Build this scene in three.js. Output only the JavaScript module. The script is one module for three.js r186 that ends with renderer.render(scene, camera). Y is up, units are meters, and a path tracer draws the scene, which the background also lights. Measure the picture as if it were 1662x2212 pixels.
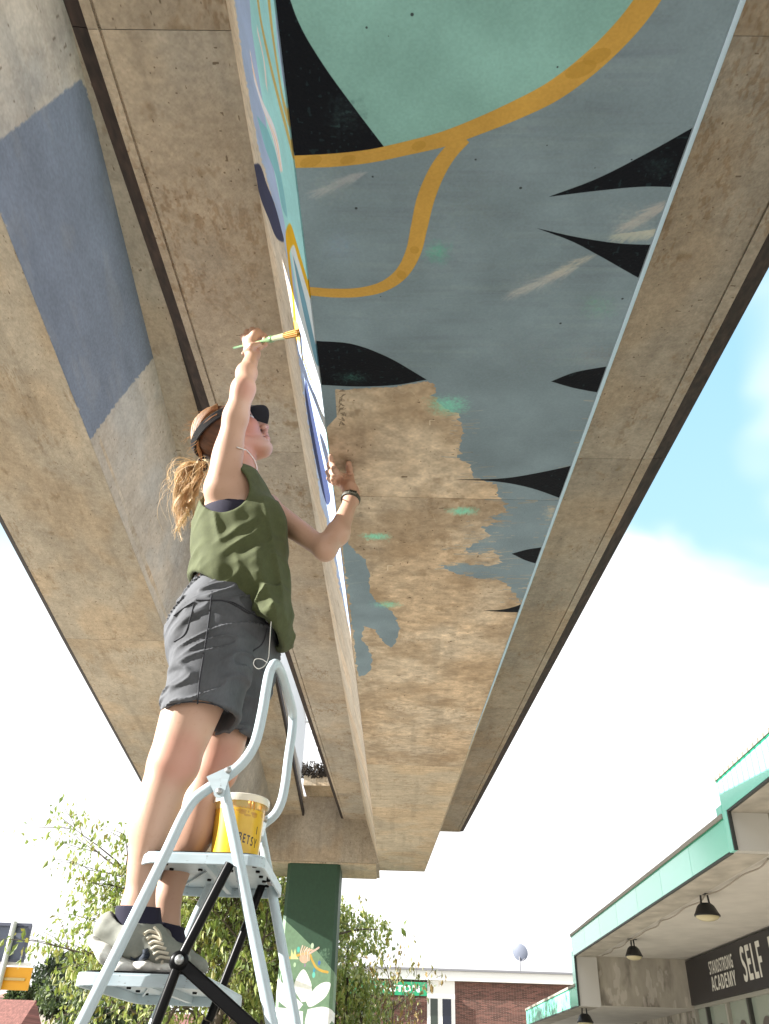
import * as THREE from 'three';
import { mergeGeometries } from 'three/addons/utils/BufferGeometryUtils.js';
import { RoundedBoxGeometry } from 'three/addons/geometries/RoundedBoxGeometry.js';

// ───────────────────────── camera, sky, sun, exposure ─────────────────────────
const V3 = THREE.Vector3;
const CAM_H = 1.15, F = 1800, PW = 1662, PH = 2212;            // camera height (m); focal length and picture size in reference pixels
const rad = (d) => d * Math.PI / 180;
const scene = new THREE.Scene();
const camera = new THREE.PerspectiveCamera(2 * Math.atan(PH / 2 / F) * 180 / Math.PI, PW / PH, 0.05, 900);
const PITCH = rad(34.2), ROLL = rad(2), YAW = rad(1.35);
const fwd = new V3(-Math.sin(YAW) * Math.cos(PITCH), Math.sin(PITCH), -Math.cos(YAW) * Math.cos(PITCH));
const right0 = new V3(Math.cos(YAW), 0, -Math.sin(YAW)), up0 = new V3().crossVectors(right0, fwd);
const camR = right0.clone().multiplyScalar(Math.cos(ROLL)).addScaledVector(up0, Math.sin(ROLL));
const camU = up0.clone().multiplyScalar(Math.cos(ROLL)).addScaledVector(right0, -Math.sin(ROLL));
camera.position.set(0, CAM_H, 0);
camera.up.copy(camU);
camera.lookAt(new V3(0, CAM_H, 0).add(fwd));

const SUN_EL = rad(24.3), SUN_AZ = rad(80);                       // elevation; angle from behind the camera towards its left
const sunDir = new V3(-Math.cos(SUN_EL) * Math.sin(SUN_AZ), Math.sin(SUN_EL), Math.cos(SUN_EL) * Math.cos(SUN_AZ));
const sun = new THREE.DirectionalLight(new THREE.Color().setRGB(1, 0.965, 0.91), 5);
sun.target.position.set(0, 1, -6); sun.position.copy(sunDir).multiplyScalar(60).add(sun.target.position);
sun.castShadow = true; sun.shadow.mapSize.set(4096, 4096);
Object.assign(sun.shadow.camera, { left: -25, right: 25, top: 25, bottom: -25, near: 1, far: 140 });
scene.add(sun, sun.target);
const EXPOSURE = 3.2;

// ───────────────────────── noise ─────────────────────────
function rng(seed) { let s = seed | 0; return () => { s = (s + 0x6d2b79f5) | 0; let t = Math.imul(s ^ (s >>> 15), 1 | s); t = (t + Math.imul(t ^ (t >>> 7), 61 | t)) ^ t; return ((t ^ (t >>> 14)) >>> 0) / 4294967296; }; }
const hsh = (x, y, z) => { let h = Math.imul(x, 374761393) ^ Math.imul(y, 668265263) ^ Math.imul(z, 1274126177); h = Math.imul(h ^ (h >>> 13), 1274126177); return ((h ^ (h >>> 16)) >>> 0) / 4294967296; };
function vn2(x, y, s = 0) {
  const i = Math.floor(x), j = Math.floor(y); let u = x - i, v = y - j; u = u * u * (3 - 2 * u); v = v * v * (3 - 2 * v);
  const a = hsh(i, j, s), b = hsh(i + 1, j, s), c = hsh(i, j + 1, s), d = hsh(i + 1, j + 1, s);
  return a + (b - a) * u + (c - a) * v + (a - b - c + d) * u * v;
}
function vn3(x, y, z, s = 0) { const k = Math.floor(z); let w = z - k; w = w * w * (3 - 2 * w); return vn2(x, y, s + k * 131) * (1 - w) + vn2(x, y, s + (k + 1) * 131) * w; }
function fbm(x, y, o = 4, s = 0) { let a = 0, g = 0.5, n = 0; for (let i = 0; i < o; i++) { a += g * vn2(x, y, s + i * 17); n += g; g *= 0.5; x = x * 2.03 + 3.1; y = y * 2.03 + 1.7; } return a / n; }
const clamp = (x, a = 0, b = 1) => Math.min(b, Math.max(a, x));
const sstep = (a, b, x) => { const t = clamp((x - a) / (b - a)); return t * t * (3 - 2 * t); };
const mix = (a, b, t) => a + (b - a) * t;
const mix3 = (a, b, t) => [mix(a[0], b[0], t), mix(a[1], b[1], t), mix(a[2], b[2], t)];

{ // sky: pale blue with large bright white clouds, hazy white towards the horizon
  const w = 1024, h = 512, d = new Float32Array(w * h * 4);
  for (let j = 0; j < h; j++) for (let i = 0; i < w; i++) {
    const el = ((j + 0.5) / h - 0.5) * Math.PI, az = ((i + 0.5) / w - 0.5) * 2 * Math.PI;
    const y = Math.sin(el), x = Math.cos(el) * Math.cos(az), z = Math.cos(el) * Math.sin(az), o = (j * w + i) * 4;
    const yy = Math.max(y, 0.03) + 0.25, px = x / yy * 1.35 + 5.3, pz = z / yy * 1.35 + 1.9;
    const n = fbm(px + 0.5 * fbm(px * 2, pz * 2, 3, 9), pz + 0.5 * fbm(px * 2 + 7, pz * 2, 3, 5), 6, 41);
    const cov = sstep(0.36, 0.56, n * 1.5 - 0.25 + (0.80 - y) * 0.55 + (y < 0 ? 1 : 0));
    const t = clamp(y * 1.25), blue = mix3([0.66, 0.90, 0.98], [0.30, 0.58, 0.82], t);
    const cl = 1.12 + 0.3 * sstep(0.45, 0.8, n), haze = sstep(0.42, 0.05, y);
    let c = mix3(blue, [cl, cl, cl * 1.01], cov); c = mix3(c, [1.15, 1.16, 1.18], haze * 0.85); c = c.map((v) => v * 0.415);
    if (y < -0.02) c = [0.3, 0.3, 0.29];
    d[o] = c[0]; d[o + 1] = c[1]; d[o + 2] = c[2]; d[o + 3] = 1;
  }
  const sky = new THREE.DataTexture(d, w, h, THREE.RGBAFormat, THREE.FloatType);
  sky.mapping = THREE.EquirectangularReflectionMapping; sky.magFilter = THREE.LinearFilter; sky.needsUpdate = true; sky.name = 'sky';
  scene.background = sky; scene.environment = sky;
}

// ───────────────────────── places: a pixel of the reference and one known coordinate give a point ─────────────────────────
const rayOf = (px, py) => fwd.clone().addScaledVector(camR, (px - PW / 2) / F).addScaledVector(camU, -(py - PH / 2) / F);
const onZ = (px, py, z) => { const d = rayOf(px, py); d.multiplyScalar(z / d.z); d.y += CAM_H; return d; };
const onX = (px, py, x) => { const d = rayOf(px, py); d.multiplyScalar(x / d.x); d.y += CAM_H; return d; };
const onH = (px, py, h) => { const d = rayOf(px, py); d.multiplyScalar(h / d.y); d.y += CAM_H; return d; };       // h above the camera
const depthOf = (p) => (p.x * fwd.x + (p.y - CAM_H) * fwd.y + p.z * fwd.z);
const pxm = (p) => depthOf(p) / F;                                                                                  // metres per reference pixel at p
// the ramp's own frame: it climbs away from the camera at 5.7 degrees
const SLOPE = rad(5.7), cS = Math.cos(SLOPE), sS = Math.sin(SLOPE);
const rampRay = (px, py) => { const d = rayOf(px, py); return new V3(d.x, d.y * cS + d.z * sS, -d.y * sS + d.z * cS); };
const rampH = (px, py, h) => { const d = rampRay(px, py); return d.multiplyScalar(h / d.y); };
const rampToWorld = (p) => new V3(p.x, p.y * cS - p.z * sS + CAM_H, p.y * sS + p.z * cS);

// ───────────────────────── bookkeeping ─────────────────────────
const used = {};
function numbered(n) { used[n] = (used[n] ?? -1) + 1; return used[n] ? n + '_' + String(used[n]).padStart(3, '0') : n; }
function tag(o, label, category, group, kind) { if (label) o.userData.label = label; if (category) o.userData.category = category; if (group) o.userData.group = group; if (kind) o.userData.kind = kind; return o; }
function thing(name, label, category, pos = [0, 0, 0], group) { const g = new THREE.Group(); g.name = numbered(name); g.position.set(...pos); scene.add(g); return tag(g, label, category, group); }
function part(name, geo, mat, parent) { const m = new THREE.Mesh(geo, mat); m.name = name; m.castShadow = m.receiveShadow = true; parent.add(m); return m; }
function struct(name, geo, mat) { const m = part(numbered(name), geo, mat, scene); m.userData.kind = 'structure'; return m; }
const lin = (r, g, b) => new THREE.Color().setRGB(r, g, b);
const srgb = (r, g, b) => new THREE.Color().setRGB(r / 255, g / 255, b / 255, THREE.SRGBColorSpace);
const std = (c, rough = 0.8, o = {}) => new THREE.MeshStandardMaterial({ color: c, roughness: rough, metalness: 0, ...o });
const loc = (p, g) => p.clone().sub(g.position);
const merge = (a) => mergeGeometries(a.map((g) => { const h = g.index ? g.toNonIndexed() : g; for (const k of Object.keys(h.attributes)) if (!['position', 'normal', 'uv'].includes(k)) h.deleteAttribute(k); return h; }));
function boxAt(x0, y0, z0, x1, y1, z1) { const g = new THREE.BoxGeometry(Math.abs(x1 - x0), Math.abs(y1 - y0), Math.abs(z1 - z0)); g.translate((x0 + x1) / 2, (y0 + y1) / 2, (z0 + z1) / 2); return g; }
function tube(pts, r, seg = 8, n = 0, closed = false, tension) { const c = new THREE.CatmullRomCurve3(pts, closed, 'centripetal'); return new THREE.TubeGeometry(c, n || pts.length * 8, r, seg, closed); }
function rod(a, b, r, r2 = r, seg = 10) { const d = b.clone().sub(a), g = new THREE.CylinderGeometry(r2, r, d.length(), seg); g.translate(0, d.length() / 2, 0); g.applyQuaternion(new THREE.Quaternion().setFromUnitVectors(new V3(0, 1, 0), d.clone().normalize())); g.translate(a.x, a.y, a.z); return g; }
// a closed solid between two matching cross-sections (arrays of V3), flat faces, uv in metres along (round, length)
function loft(sections) {
  const pos = [], uv = [], n = sections[0].length;
  const tri = (a, b, c, ua, ub, uc) => { pos.push(...a.toArray(), ...b.toArray(), ...c.toArray()); uv.push(...ua, ...ub, ...uc); };
  let l = 0;
  for (let s = 0; s + 1 < sections.length; s++) {
    const A = sections[s], B = sections[s + 1], dl = A[0].distanceTo(B[0]); let r = 0;
    for (let i = 0; i < n; i++) {
      const j = (i + 1) % n, dr = A[i].distanceTo(A[j]);
      tri(A[i], A[j], B[j], [r, l], [r + dr, l], [r + dr, l + dl]); tri(A[i], B[j], B[i], [r, l], [r + dr, l + dl], [r, l + dl]); r += dr;
    }
    l += dl;
  }
  const cap = (S, flip) => { for (let i = 1; i + 1 < n; i++) flip ? tri(S[0], S[i + 1], S[i], [0, 0], [0, 0], [0, 0]) : tri(S[0], S[i], S[i + 1], [0, 0], [0, 0], [0, 0]); };
  cap(sections[0], true); cap(sections[sections.length - 1], false);
  const g = new THREE.BufferGeometry();
  g.setAttribute('position', new THREE.Float32BufferAttribute(pos, 3)); g.setAttribute('uv', new THREE.Float32BufferAttribute(uv, 2)); g.computeVertexNormals();
  return g;
}
// uv in metres on every face of a box-like geometry, along the two axes the face spans
function metricUV(g, s = 0.5) { const p = g.attributes.position, n = g.attributes.normal, u = new Float32Array(p.count * 2); for (let i = 0; i < p.count; i++) { const a = Math.abs(n.getX(i)), b = Math.abs(n.getY(i)), c = Math.abs(n.getZ(i)); u[2 * i] = (a > b && a > c ? p.getZ(i) : p.getX(i)) * s; u[2 * i + 1] = (b > a && b > c ? p.getZ(i) : p.getY(i)) * s; } g.setAttribute('uv', new THREE.BufferAttribute(u, 2)); return g; }
// uv of a geometry from two directions, in metres, mapped to the 0..1 box of a texture
function planarUV(g, fu, fv) { const p = g.attributes.position, u = new Float32Array(p.count * 2); for (let i = 0; i < p.count; i++) { const v = new V3().fromBufferAttribute(p, i); u[2 * i] = fu(v); u[2 * i + 1] = fv(v); } g.setAttribute('uv', new THREE.BufferAttribute(u, 2)); return g; }

// ───────────────────────── textures ─────────────────────────
function tex(w, h, fn, color = true, wrap = true) {
  const d = new Uint8Array(w * h * 4);
  for (let j = 0; j < h; j++) for (let i = 0; i < w; i++) { const c = fn(i, j), o = (j * w + i) * 4; d[o] = clamp(c[0], 0, 255); d[o + 1] = clamp(c[1], 0, 255); d[o + 2] = clamp(c[2], 0, 255); d[o + 3] = 255; }
  const t = new THREE.DataTexture(d, w, h, THREE.RGBAFormat); t.magFilter = THREE.LinearFilter; t.minFilter = THREE.LinearMipmapLinearFilter; t.generateMipmaps = true;
  if (color) t.colorSpace = THREE.SRGBColorSpace;
  if (wrap) t.wrapS = t.wrapT = THREE.RepeatWrapping;
  t.needsUpdate = true; return t;
}
// cast concrete in sRGB at (a across, l along) metres: mottle, fine grain, pores, dark water stains, rust streaks
function concrete(a, l, seed, base = [176, 170, 160], o = {}) {
  const m = fbm(a * 2.2, l * 1.3, 4, seed) - 0.5, f = fbm(a * 16, l * 12, 3, seed + 3) - 0.5, g = vn2(a * 160, l * 150, seed + 5) - 0.5;
  let k = 1 + m * 0.22 + f * 0.13 + g * 0.08;
  const grain = fbm(a * 9, l * 60, 3, seed + 8) - 0.5; k += grain * (o.board ?? 0.05);            // marks of the shuttering boards, across the beam
  let c = [base[0] * k, base[1] * k, base[2] * k];
  const warm = fbm(a * 3 + 9, l * 2.1, 3, seed + 11); c = mix3(c, [c[0] * 1.03, c[1] * 0.975, c[2] * 0.91], sstep(0.42, 0.7, warm) * 0.6);
  if (o.scrub) { const q = fbm(a * 26 + 2 * fbm(a * 9, l * 9, 2, seed + 90), l * 30, 5, seed + 91) - 0.5, w = fbm(a * 3.6, l * 3.2, 4, seed + 92); k = 1 + q * 0.36 * o.scrub; c = [c[0] * k, c[1] * k, c[2] * k]; c = mix3(c, [142, 120, 94], sstep(0.42, 0.70, w) * 0.45 * o.scrub); const sc = Math.abs(fbm(a * 12 + l * 9, l * 14 - a * 8, 3, seed + 93) - 0.5), sd = Math.abs(fbm(a * 10 - l * 11, l * 12 + a * 9, 3, seed + 94) - 0.5); if (sc < 0.010 || sd < 0.007) c = mix3(c, [212, 200, 180], 0.2); }   // scrubbed and scratched concrete
  const st = sstep(0.62, 0.80, fbm(a * 9, l * 8, 5, seed + 21) * 0.6 + 0.4 * fbm(a * 40, l * 22, 3, seed + 22)); c = mix3(c, [124, 104, 80], st * (o.stain ?? 0.6) * 0.7);
  const pore = vn2(a * 70, l * 70, seed + 31); if (pore > 0.955) c = mix3(c, [70, 56, 42], 0.55);
const sk = fbm(a * 55, l * 16, 4, seed + 71) * 0.6 + fbm(a * 130, l * 60, 2, seed + 73) * 0.4, sm = sstep(0.52, 0.75, fbm(a * 5, l * 3.4, 3, seed + 72)); c = mix3(c, [112, 86, 60], sstep(0.50, 0.66, sk) * sm * (o.stain ?? 0.6) * 0.45);   // rusty scrapes along the beam
  const sp = vn2(a * 110, l * 105, seed + 81) * 0.5 + vn2(a * 47, l * 44, seed + 82) * 0.5; k = 1 + (sp - 0.5) * 0.15; c = [c[0] * k, c[1] * k, c[2] * k];   // sandy speckle
  const run = fbm(a * 14, l * 0.9, 3, seed + 85); k = 1 - 0.05 * sstep(0.55, 0.75, run); c = [c[0] * k, c[1] * k, c[2] * k];   // faint streaks along the beam
  return c;
}
const bumpTex = tex(512, 512, (i, j) => { const n = (fbm(i / 64, j / 64, 4, 77) * 0.6 + vn2(i / 4, j / 4, 7) * 0.4) * 255; return [n, n, n]; }, false);
bumpTex.repeat.set(1, 1);
function concMat(w, h, am, lm, seed, base, o) {      // a texture that covers am × lm metres exactly once (uv 0..1)
  const b = bumpTex.clone(); b.repeat.set(am / 0.5, lm / 0.5); b.needsUpdate = true;
  return new THREE.MeshPhysicalMaterial({ specularIntensity: 0.4, map: tex(w, h, (i, j) => concrete(i / w * am, j / h * lm, seed, base, o)), bumpMap: b, bumpScale: 0.003, roughness: 0.92 });
}
bumpTex.wrapS = bumpTex.wrapT = THREE.MirroredRepeatWrapping;

// ───────────────────────── ground ─────────────────────────
{
  const g = new THREE.PlaneGeometry(700, 700, 1, 1); g.rotateX(-Math.PI / 2);
  const t = tex(512, 512, (i, j) => { const k = 0.86 + 0.28 * fbm(i / 40, j / 40, 4, 300); return [160 * k, 154 * k, 144 * k]; });
  t.wrapS = t.wrapT = THREE.MirroredRepeatWrapping; t.repeat.set(180, 180);
  struct('ground', g, new THREE.MeshStandardMaterial({ map: t, roughness: 0.95 }));
}

// ───────────────────────── the painted ramp ─────────────────────────
const SH = 1.40, OH = 2.05;                                    // soffit and overhang heights over the lens, in the ramp's frame
const XL = -0.226, XR = 0.536, XLT = -0.452, XRT = 0.799, XEL = -0.815, XER = 1.135;
const paintRow = (h) => (p) => { const q = rampH(p[0], p[1], h); return [q.x, q.z]; };
// a pixel on the left web, as (share of the way up, z)
const webPt = (px, py) => { const d = rampRay(px, py), nx = OH - SH, ny = XL - XLT, k = (nx * XL + ny * SH) / (nx * d.x + ny * d.y); d.multiplyScalar(k); return [(d.y - SH) / (OH - SH), d.z]; };
// a closed curve or a stroke through points, drawn on a canvas through a mapping
function drawPath(ctx, pts, map, closed, stroke) {
  const m = pts.map(map); ctx.beginPath(); ctx.moveTo(...m[0]);
  for (let i = 1; i < m.length; i++) ctx.lineTo(...m[i]);
  if (closed) ctx.closePath();
  if (stroke) { ctx.lineWidth = stroke; ctx.stroke(); } else ctx.fill();
}
function smooth(pts, n = 8) { const c = new THREE.CatmullRomCurve3(pts.map((p) => new V3(p[0], p[1], 0)), false, 'centripetal'); return c.getPoints(pts.length * n).map((p) => [p.x, p.y]); }
function ragged(pts, amp, seed, dirx = 1, step = 4) {          // brushed edge: points pushed to and fro, mostly sideways
  const out = [], r = rng(seed);
  for (let i = 0; i + 1 < pts.length; i++) { const [ax, ay] = pts[i], [bx, by] = pts[i + 1], n = Math.max(1, Math.round(Math.hypot(bx - ax, by - ay) / step)); for (let k = 0; k < n; k++) { const t = k / n, a = r() < 0.25 ? amp * 1.6 : amp * 0.5; out.push([mix(ax, bx, t) + (r() - 0.5) * a * dirx, mix(ay, by, t) + (r() - 0.5) * amp * 0.25]); } }
  out.push(pts[pts.length - 1]); return out;
}
const G_GREY = 'rgb(124,143,154)', G_TEAL = 'rgb(134,180,176)', G_NAVY = 'rgb(12,17,25)', G_OCHRE = 'rgb(196,156,78)', G_OCHRE2 = 'rgb(168,132,56)';
function soffitPaint(z0, z1, W, H) {                           // colours of the underside between z0 (near) and z1 (far)
  const cv = document.createElement('canvas'); cv.width = W; cv.height = H; const ctx = cv.getContext('2d');
  const mm = W / (XR - XL), mz = H / (z0 - z1);
  const P = ([px, py]) => { const q = rampH(px, py, SH); return [(q.x - XL) * mm, (z0 - q.z) * mz]; };
  const fill = (c, pts, sm = true) => { ctx.fillStyle = c; drawPath(ctx, sm ? smooth(pts) : pts, P, true); };
  // grey ground coat with its brushed, unfinished end
  const edge = ragged([[1750, -300], [1640, 0], [1250, 1000], [1120, 1320], [1125, 1301], [1101, 1267], [1084, 1254], [1030, 1243], [990, 1238], [955, 1222], [1000, 1218], [1055, 1222], [1084, 1215], [1070, 1186], [1040, 1196], [1000, 1190], [1030, 1172], [1057, 1158], [1043, 1138], [1081, 1128], [1057, 1117], [1091, 1107], [1094, 1090], [1077, 1076], [1070, 1046], [1023, 1032], [1019, 1008], [989, 988], [995, 961], [1002, 927], [989, 893], [958, 882], [941, 859], [938, 831], [925, 822], [860, 835], [724, 842]], 16, 5);
  ctx.fillStyle = G_GREY;
  ctx.beginPath(); [...edge.map(P), ...[[728, 900], [700, 930], [650, 720], [540, -300], [1750, -300]].map(P)].forEach((p, i) => i ? ctx.lineTo(...p) : ctx.moveTo(...p)); ctx.fill();
  fill(G_GREY, ragged([[735, 1130], [752, 1175], [788, 1208], [798, 1238], [800, 1280], [815, 1300], [848, 1322], [862, 1350], [858, 1385], [846, 1400], [832, 1390], [806, 1358], [790, 1352], [782, 1362], [779, 1378], [795, 1400], [806, 1420], [802, 1448], [790, 1458], [774, 1462], [735, 1130]], 7, 8), false);
  fill(G_GREY, ragged([[955, 1226], [1010, 1222], [1060, 1232], [1085, 1248], [1040, 1250], [990, 1240], [955, 1226]], 12, 9), false);
  // dry brush strokes along the unfinished edge
  const r = rng(77);
  for (let i = 0; i < 900; i++) {
    const e = edge[Math.floor(edge.length * (0.28 + 0.62 * r()))], x = e[0] + (r() - 0.5 + r() - 0.55) * 56, y = e[1] + (r() - 0.5) * 14, l = 6 + r() * r() * 46, a = P([x, y]), b = P([x + l, y + (r() - 0.55) * 7 * l / 30]), er = r() < 0.55;
    if (y < 826) continue; ctx.globalCompositeOperation = er ? 'destination-out' : 'source-over'; ctx.globalAlpha = 0.12 + r() * 0.4; ctx.strokeStyle = G_GREY; ctx.lineWidth = 0.8 + r() * 5; ctx.lineCap = 'round'; ctx.beginPath(); ctx.moveTo(...a); ctx.lineTo(...b); ctx.stroke();
  }
  ctx.globalCompositeOperation = 'source-over'; ctx.globalAlpha = 1;
  // rubbed and sprayed marks
  const spray = (px, py, w, h, col, n, a = 0.10) => { ctx.fillStyle = col; for (let i = 0; i < n; i++) { const u = (r() + r() + r() - 1.5) / 1.5, v = (r() + r() + r() - 1.5) / 1.5; const [x, y] = P([px + u * w, py + v * h]); ctx.globalAlpha = a * (0.4 + r()); ctx.beginPath(); ctx.arc(x, y, 1.2 + r() * 3.2, 0, 7); ctx.fill(); } ctx.globalAlpha = 1; };
  spray(968, 876, 62, 30, 'rgb(130,222,196)', 3000, 0.06); spray(945, 546, 40, 34, 'rgb(96,170,150)', 800, 0.07); spray(1292, 662, 60, 40, 'rgb(112,160,146)', 900, 0.06);
  spray(735, 532, 55, 50, 'rgb(120,146,165)', 1200, 0.06); spray(1300, 770, 90, 40, 'rgb(136,130,128)', 900, 0.06); spray(1195, 1108, 30, 20, 'rgb(190,182,165)', 300);
  const dash = (x0, y0, x1, y1, n, len, col, a) => { ctx.strokeStyle = col; ctx.globalAlpha = a; for (let i = 0; i < n; i++) { const t = r(), s = (r() - 0.5) * 28; const [ax, ay] = P([mix(x0, x1, t) + s, mix(y0, y1, t) + (r() - 0.5) * 22]), b = P([mix(x0, x1, t) + s + len, mix(y0, y1, t) - len * 0.5]); ctx.lineWidth = 1 + r() * 4; ctx.beginPath(); ctx.moveTo(ax, ay); ctx.lineTo(...b); ctx.stroke(); } ctx.globalAlpha = 1; };
  dash(1090, 645, 1215, 590, 300, 30, 'rgb(178,180,176)', 0.12); dash(1190, 600, 1260, 560, 160, 22, 'rgb(180,182,178)', 0.14); dash(1330, 505, 1415, 450, 320, 34, 'rgb(172,176,172)', 0.11); dash(1320, 518, 1420, 506, 300, 24, 'rgb(178,180,174)', 0.22); dash(670, 425, 760, 385, 260, 28, 'rgb(158,170,172)', 0.14);
  spray(720, 400, 70, 60, 'rgb(140,156,160)', 900, 0.07); spray(1370, 480, 70, 50, 'rgb(160,168,168)', 900, 0.07); spray(1150, 610, 90, 40, 'rgb(150,160,162)', 900, 0.05); spray(1000, 460, 160, 120, 'rgb(112,128,138)', 1600, 0.05); spray(1150, 760, 200, 90, 'rgb(138,154,162)', 1600, 0.05); spray(840, 690, 120, 60, 'rgb(112,130,142)', 900, 0.05);
  for (let i = 0; i < 260; i++) { const x = 700 + r() * 640, y = -60 + r() * 860, a = P([x, y]), b = P([x + 60 + r() * 120, y + (r() - 0.5) * 10]); ctx.globalAlpha = 0.085; ctx.strokeStyle = r() < 0.5 ? 'rgb(150,166,174)' : 'rgb(96,112,124)'; ctx.lineWidth = 4 + r() * 16; ctx.beginPath(); ctx.moveTo(...a); ctx.lineTo(...b); ctx.stroke(); } ctx.globalAlpha = 1;   // roller laps
  // navy fields and spikes
  fill(G_NAVY, [[590, -300], [560, 0], [640, 350], [740, 345], [840, 320], [760, 225], [700, 140], [655, 65], [627, 0], [600, -120], [590, -300]], false);
  const spk = (up, lo) => { ctx.fillStyle = G_NAVY; const a = smooth(up), b = smooth(lo); drawPath(ctx, [...a, ...b], P, true); };
  spk([[1186, 425], [1290, 386], [1400, 330], [1500, 274], [1560, 240]], [[1520, 408], [1400, 403], [1300, 411], [1186, 425]]);
  spk([[1160, 493], [1250, 513], [1340, 526], [1430, 529], [1480, 529]], [[1430, 625], [1376, 598], [1300, 555], [1235, 521], [1160, 493]]);
  spk([[1191, 824], [1240, 805], [1322, 790], [1370, 782]], [[1350, 858], [1293, 848], [1240, 838], [1191, 824]]);
  spk([[984, 1036], [1090, 1033], [1170, 1020], [1242, 1004], [1280, 992]], [[1265, 1095], [1213, 1077], [1150, 1055], [1080, 1041], [984, 1036]]);
  spk([[1106, 1196], [1140, 1187], [1180, 1181], [1210, 1176]], [[1200, 1226], [1162, 1218], [1135, 1210], [1106, 1196]]);
  spk([[1044, 1319], [1090, 1316], [1133, 1303], [1160, 1290]], [[1155, 1326], [1124, 1323], [1090, 1322], [1044, 1319]]);
  spk([[660, 735], [692, 737], [760, 743], [835, 770], [922, 820]], [[922, 820], [860, 831], [780, 835], [705, 832], [670, 830]]);
  // teal eye shape
  ctx.fillStyle = G_TEAL; drawPath(ctx, [...smooth([[600, -300], [608, -120], [628, 0], [652, 62], [700, 142], [762, 228], [832, 320]]), ...smooth([[832, 320], [905, 303], [990, 276], [1090, 234], [1180, 185], [1260, 128], [1330, 62], [1390, 0], [1480, -160], [1540, -300]])], P, true);
  // ochre line and its branch (tapered strokes as outlines)
  const stroke = (pts, col) => { ctx.fillStyle = col; const s = smooth(pts.map((p) => [p[0], p[1]])), w = smooth(pts.map((p, i) => [p[2], i])); const L = [], R = []; for (let i = 0; i < s.length; i++) { const a = s[Math.max(0, i - 1)], b = s[Math.min(s.length - 1, i + 1)], l = Math.hypot(b[0] - a[0], b[1] - a[1]) || 1, h = w[Math.min(i, w.length - 1)][0] / 2, nx = -(b[1] - a[1]) / l * h, ny = (b[0] - a[0]) / l * h; L.push([s[i][0] + nx, s[i][1] + ny]); R.unshift([s[i][0] - nx, s[i][1] - ny]); } drawPath(ctx, [...L, ...R], P, true); };
  stroke([[600, 350, 27], [650, 349, 27], [720, 346, 29], [800, 337, 29], [880, 320, 30], [960, 300, 33], [1040, 270, 36], [1110, 240, 40], [1190, 200, 44], [1262, 148, 46], [1330, 85, 48], [1385, 20, 50], [1440, -70, 52], [1500, -200, 54]], G_OCHRE);
  stroke([[1005, 298, 26], [972, 330, 32], [945, 370, 36], [920, 430, 38], [906, 490, 36], [893, 545, 33], [868, 590, 28], [830, 618, 23], [780, 631, 20], [720, 633, 19], [660, 628, 18]], G_OCHRE);
  ctx.globalAlpha = 0.42; for (const [x, y, w, h] of [[672, 349, 26, 11], [752, 345, 18, 9], [905, 315, 16, 10], [1255, 150, 34, 17], [1290, 122, 30, 16], [868, 594, 10, 10], [896, 540, 10, 8]]) { ctx.fillStyle = G_OCHRE2; const [ax, ay] = P([x, y]), [bx] = P([x + w, y]), [, cy] = P([x, y + h]); ctx.beginPath(); ctx.ellipse(ax, ay, Math.abs(bx - ax), Math.abs(cy - ay), -0.4, 0, 7); ctx.fill(); } ctx.globalAlpha = 1;
  spray(760, 815, 55, 18, 'rgb(60,110,100)', 500, 0.09); spray(745, 250, 60, 70, 'rgb(70,100,96)', 500, 0.06); spray(1420, 360, 60, 40, 'rgb(50,80,78)', 300, 0.07);
  for (const [x, y] of [[1000, 1104], [812, 1159], [836, 1306]]) spray(x, y, 44, 11, 'rgb(130,222,196)', 700, 0.08);
  // scribbles, marks and chips
  ctx.strokeStyle = 'rgb(84,74,62)'; ctx.lineWidth = 2.5; ctx.globalAlpha = 0.6;
  for (let k = 0; k < 8; k++) { ctx.beginPath(); let y = 840 + k * 10; for (let i = 0; i < 7; i++) { const p = P([732 + r() * 16, y + r() * 10]); i ? ctx.lineTo(...p) : ctx.moveTo(...p); } ctx.stroke(); }
  ctx.globalAlpha = 0.85; ctx.strokeStyle = 'rgb(225,214,190)'; ctx.lineWidth = 3;
  for (const [x, y] of [[929, 908], [838, 1222]]) { ctx.beginPath(); ctx.moveTo(...P([x, y + 10])); ctx.lineTo(...P([x, y])); ctx.lineTo(...P([x + 10, y])); ctx.stroke(); }
  ctx.lineWidth = 1.6; ctx.globalAlpha = 0.22; for (let i = 0; i < 70; i++) { const x = 740 + r() * 260, y = 930 + r() * 330, a = r() * 3; ctx.beginPath(); ctx.moveTo(...P([x, y])); ctx.lineTo(...P([x + Math.cos(a) * 60 * r(), y + Math.sin(a) * 22 * r()])); ctx.stroke(); }
  ctx.globalAlpha = 0.8; ctx.fillStyle = 'rgb(40,46,50)'; for (let i = 0; i < 20; i++) { const [x, y] = P([760 + r() * 620, 20 + r() * 880]); ctx.beginPath(); ctx.arc(x, y, 0.8 + r() * 2.2, 0, 7); ctx.fill(); } ctx.globalAlpha = 1;
  return ctx.getImageData(0, 0, W, H).data;
}
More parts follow.
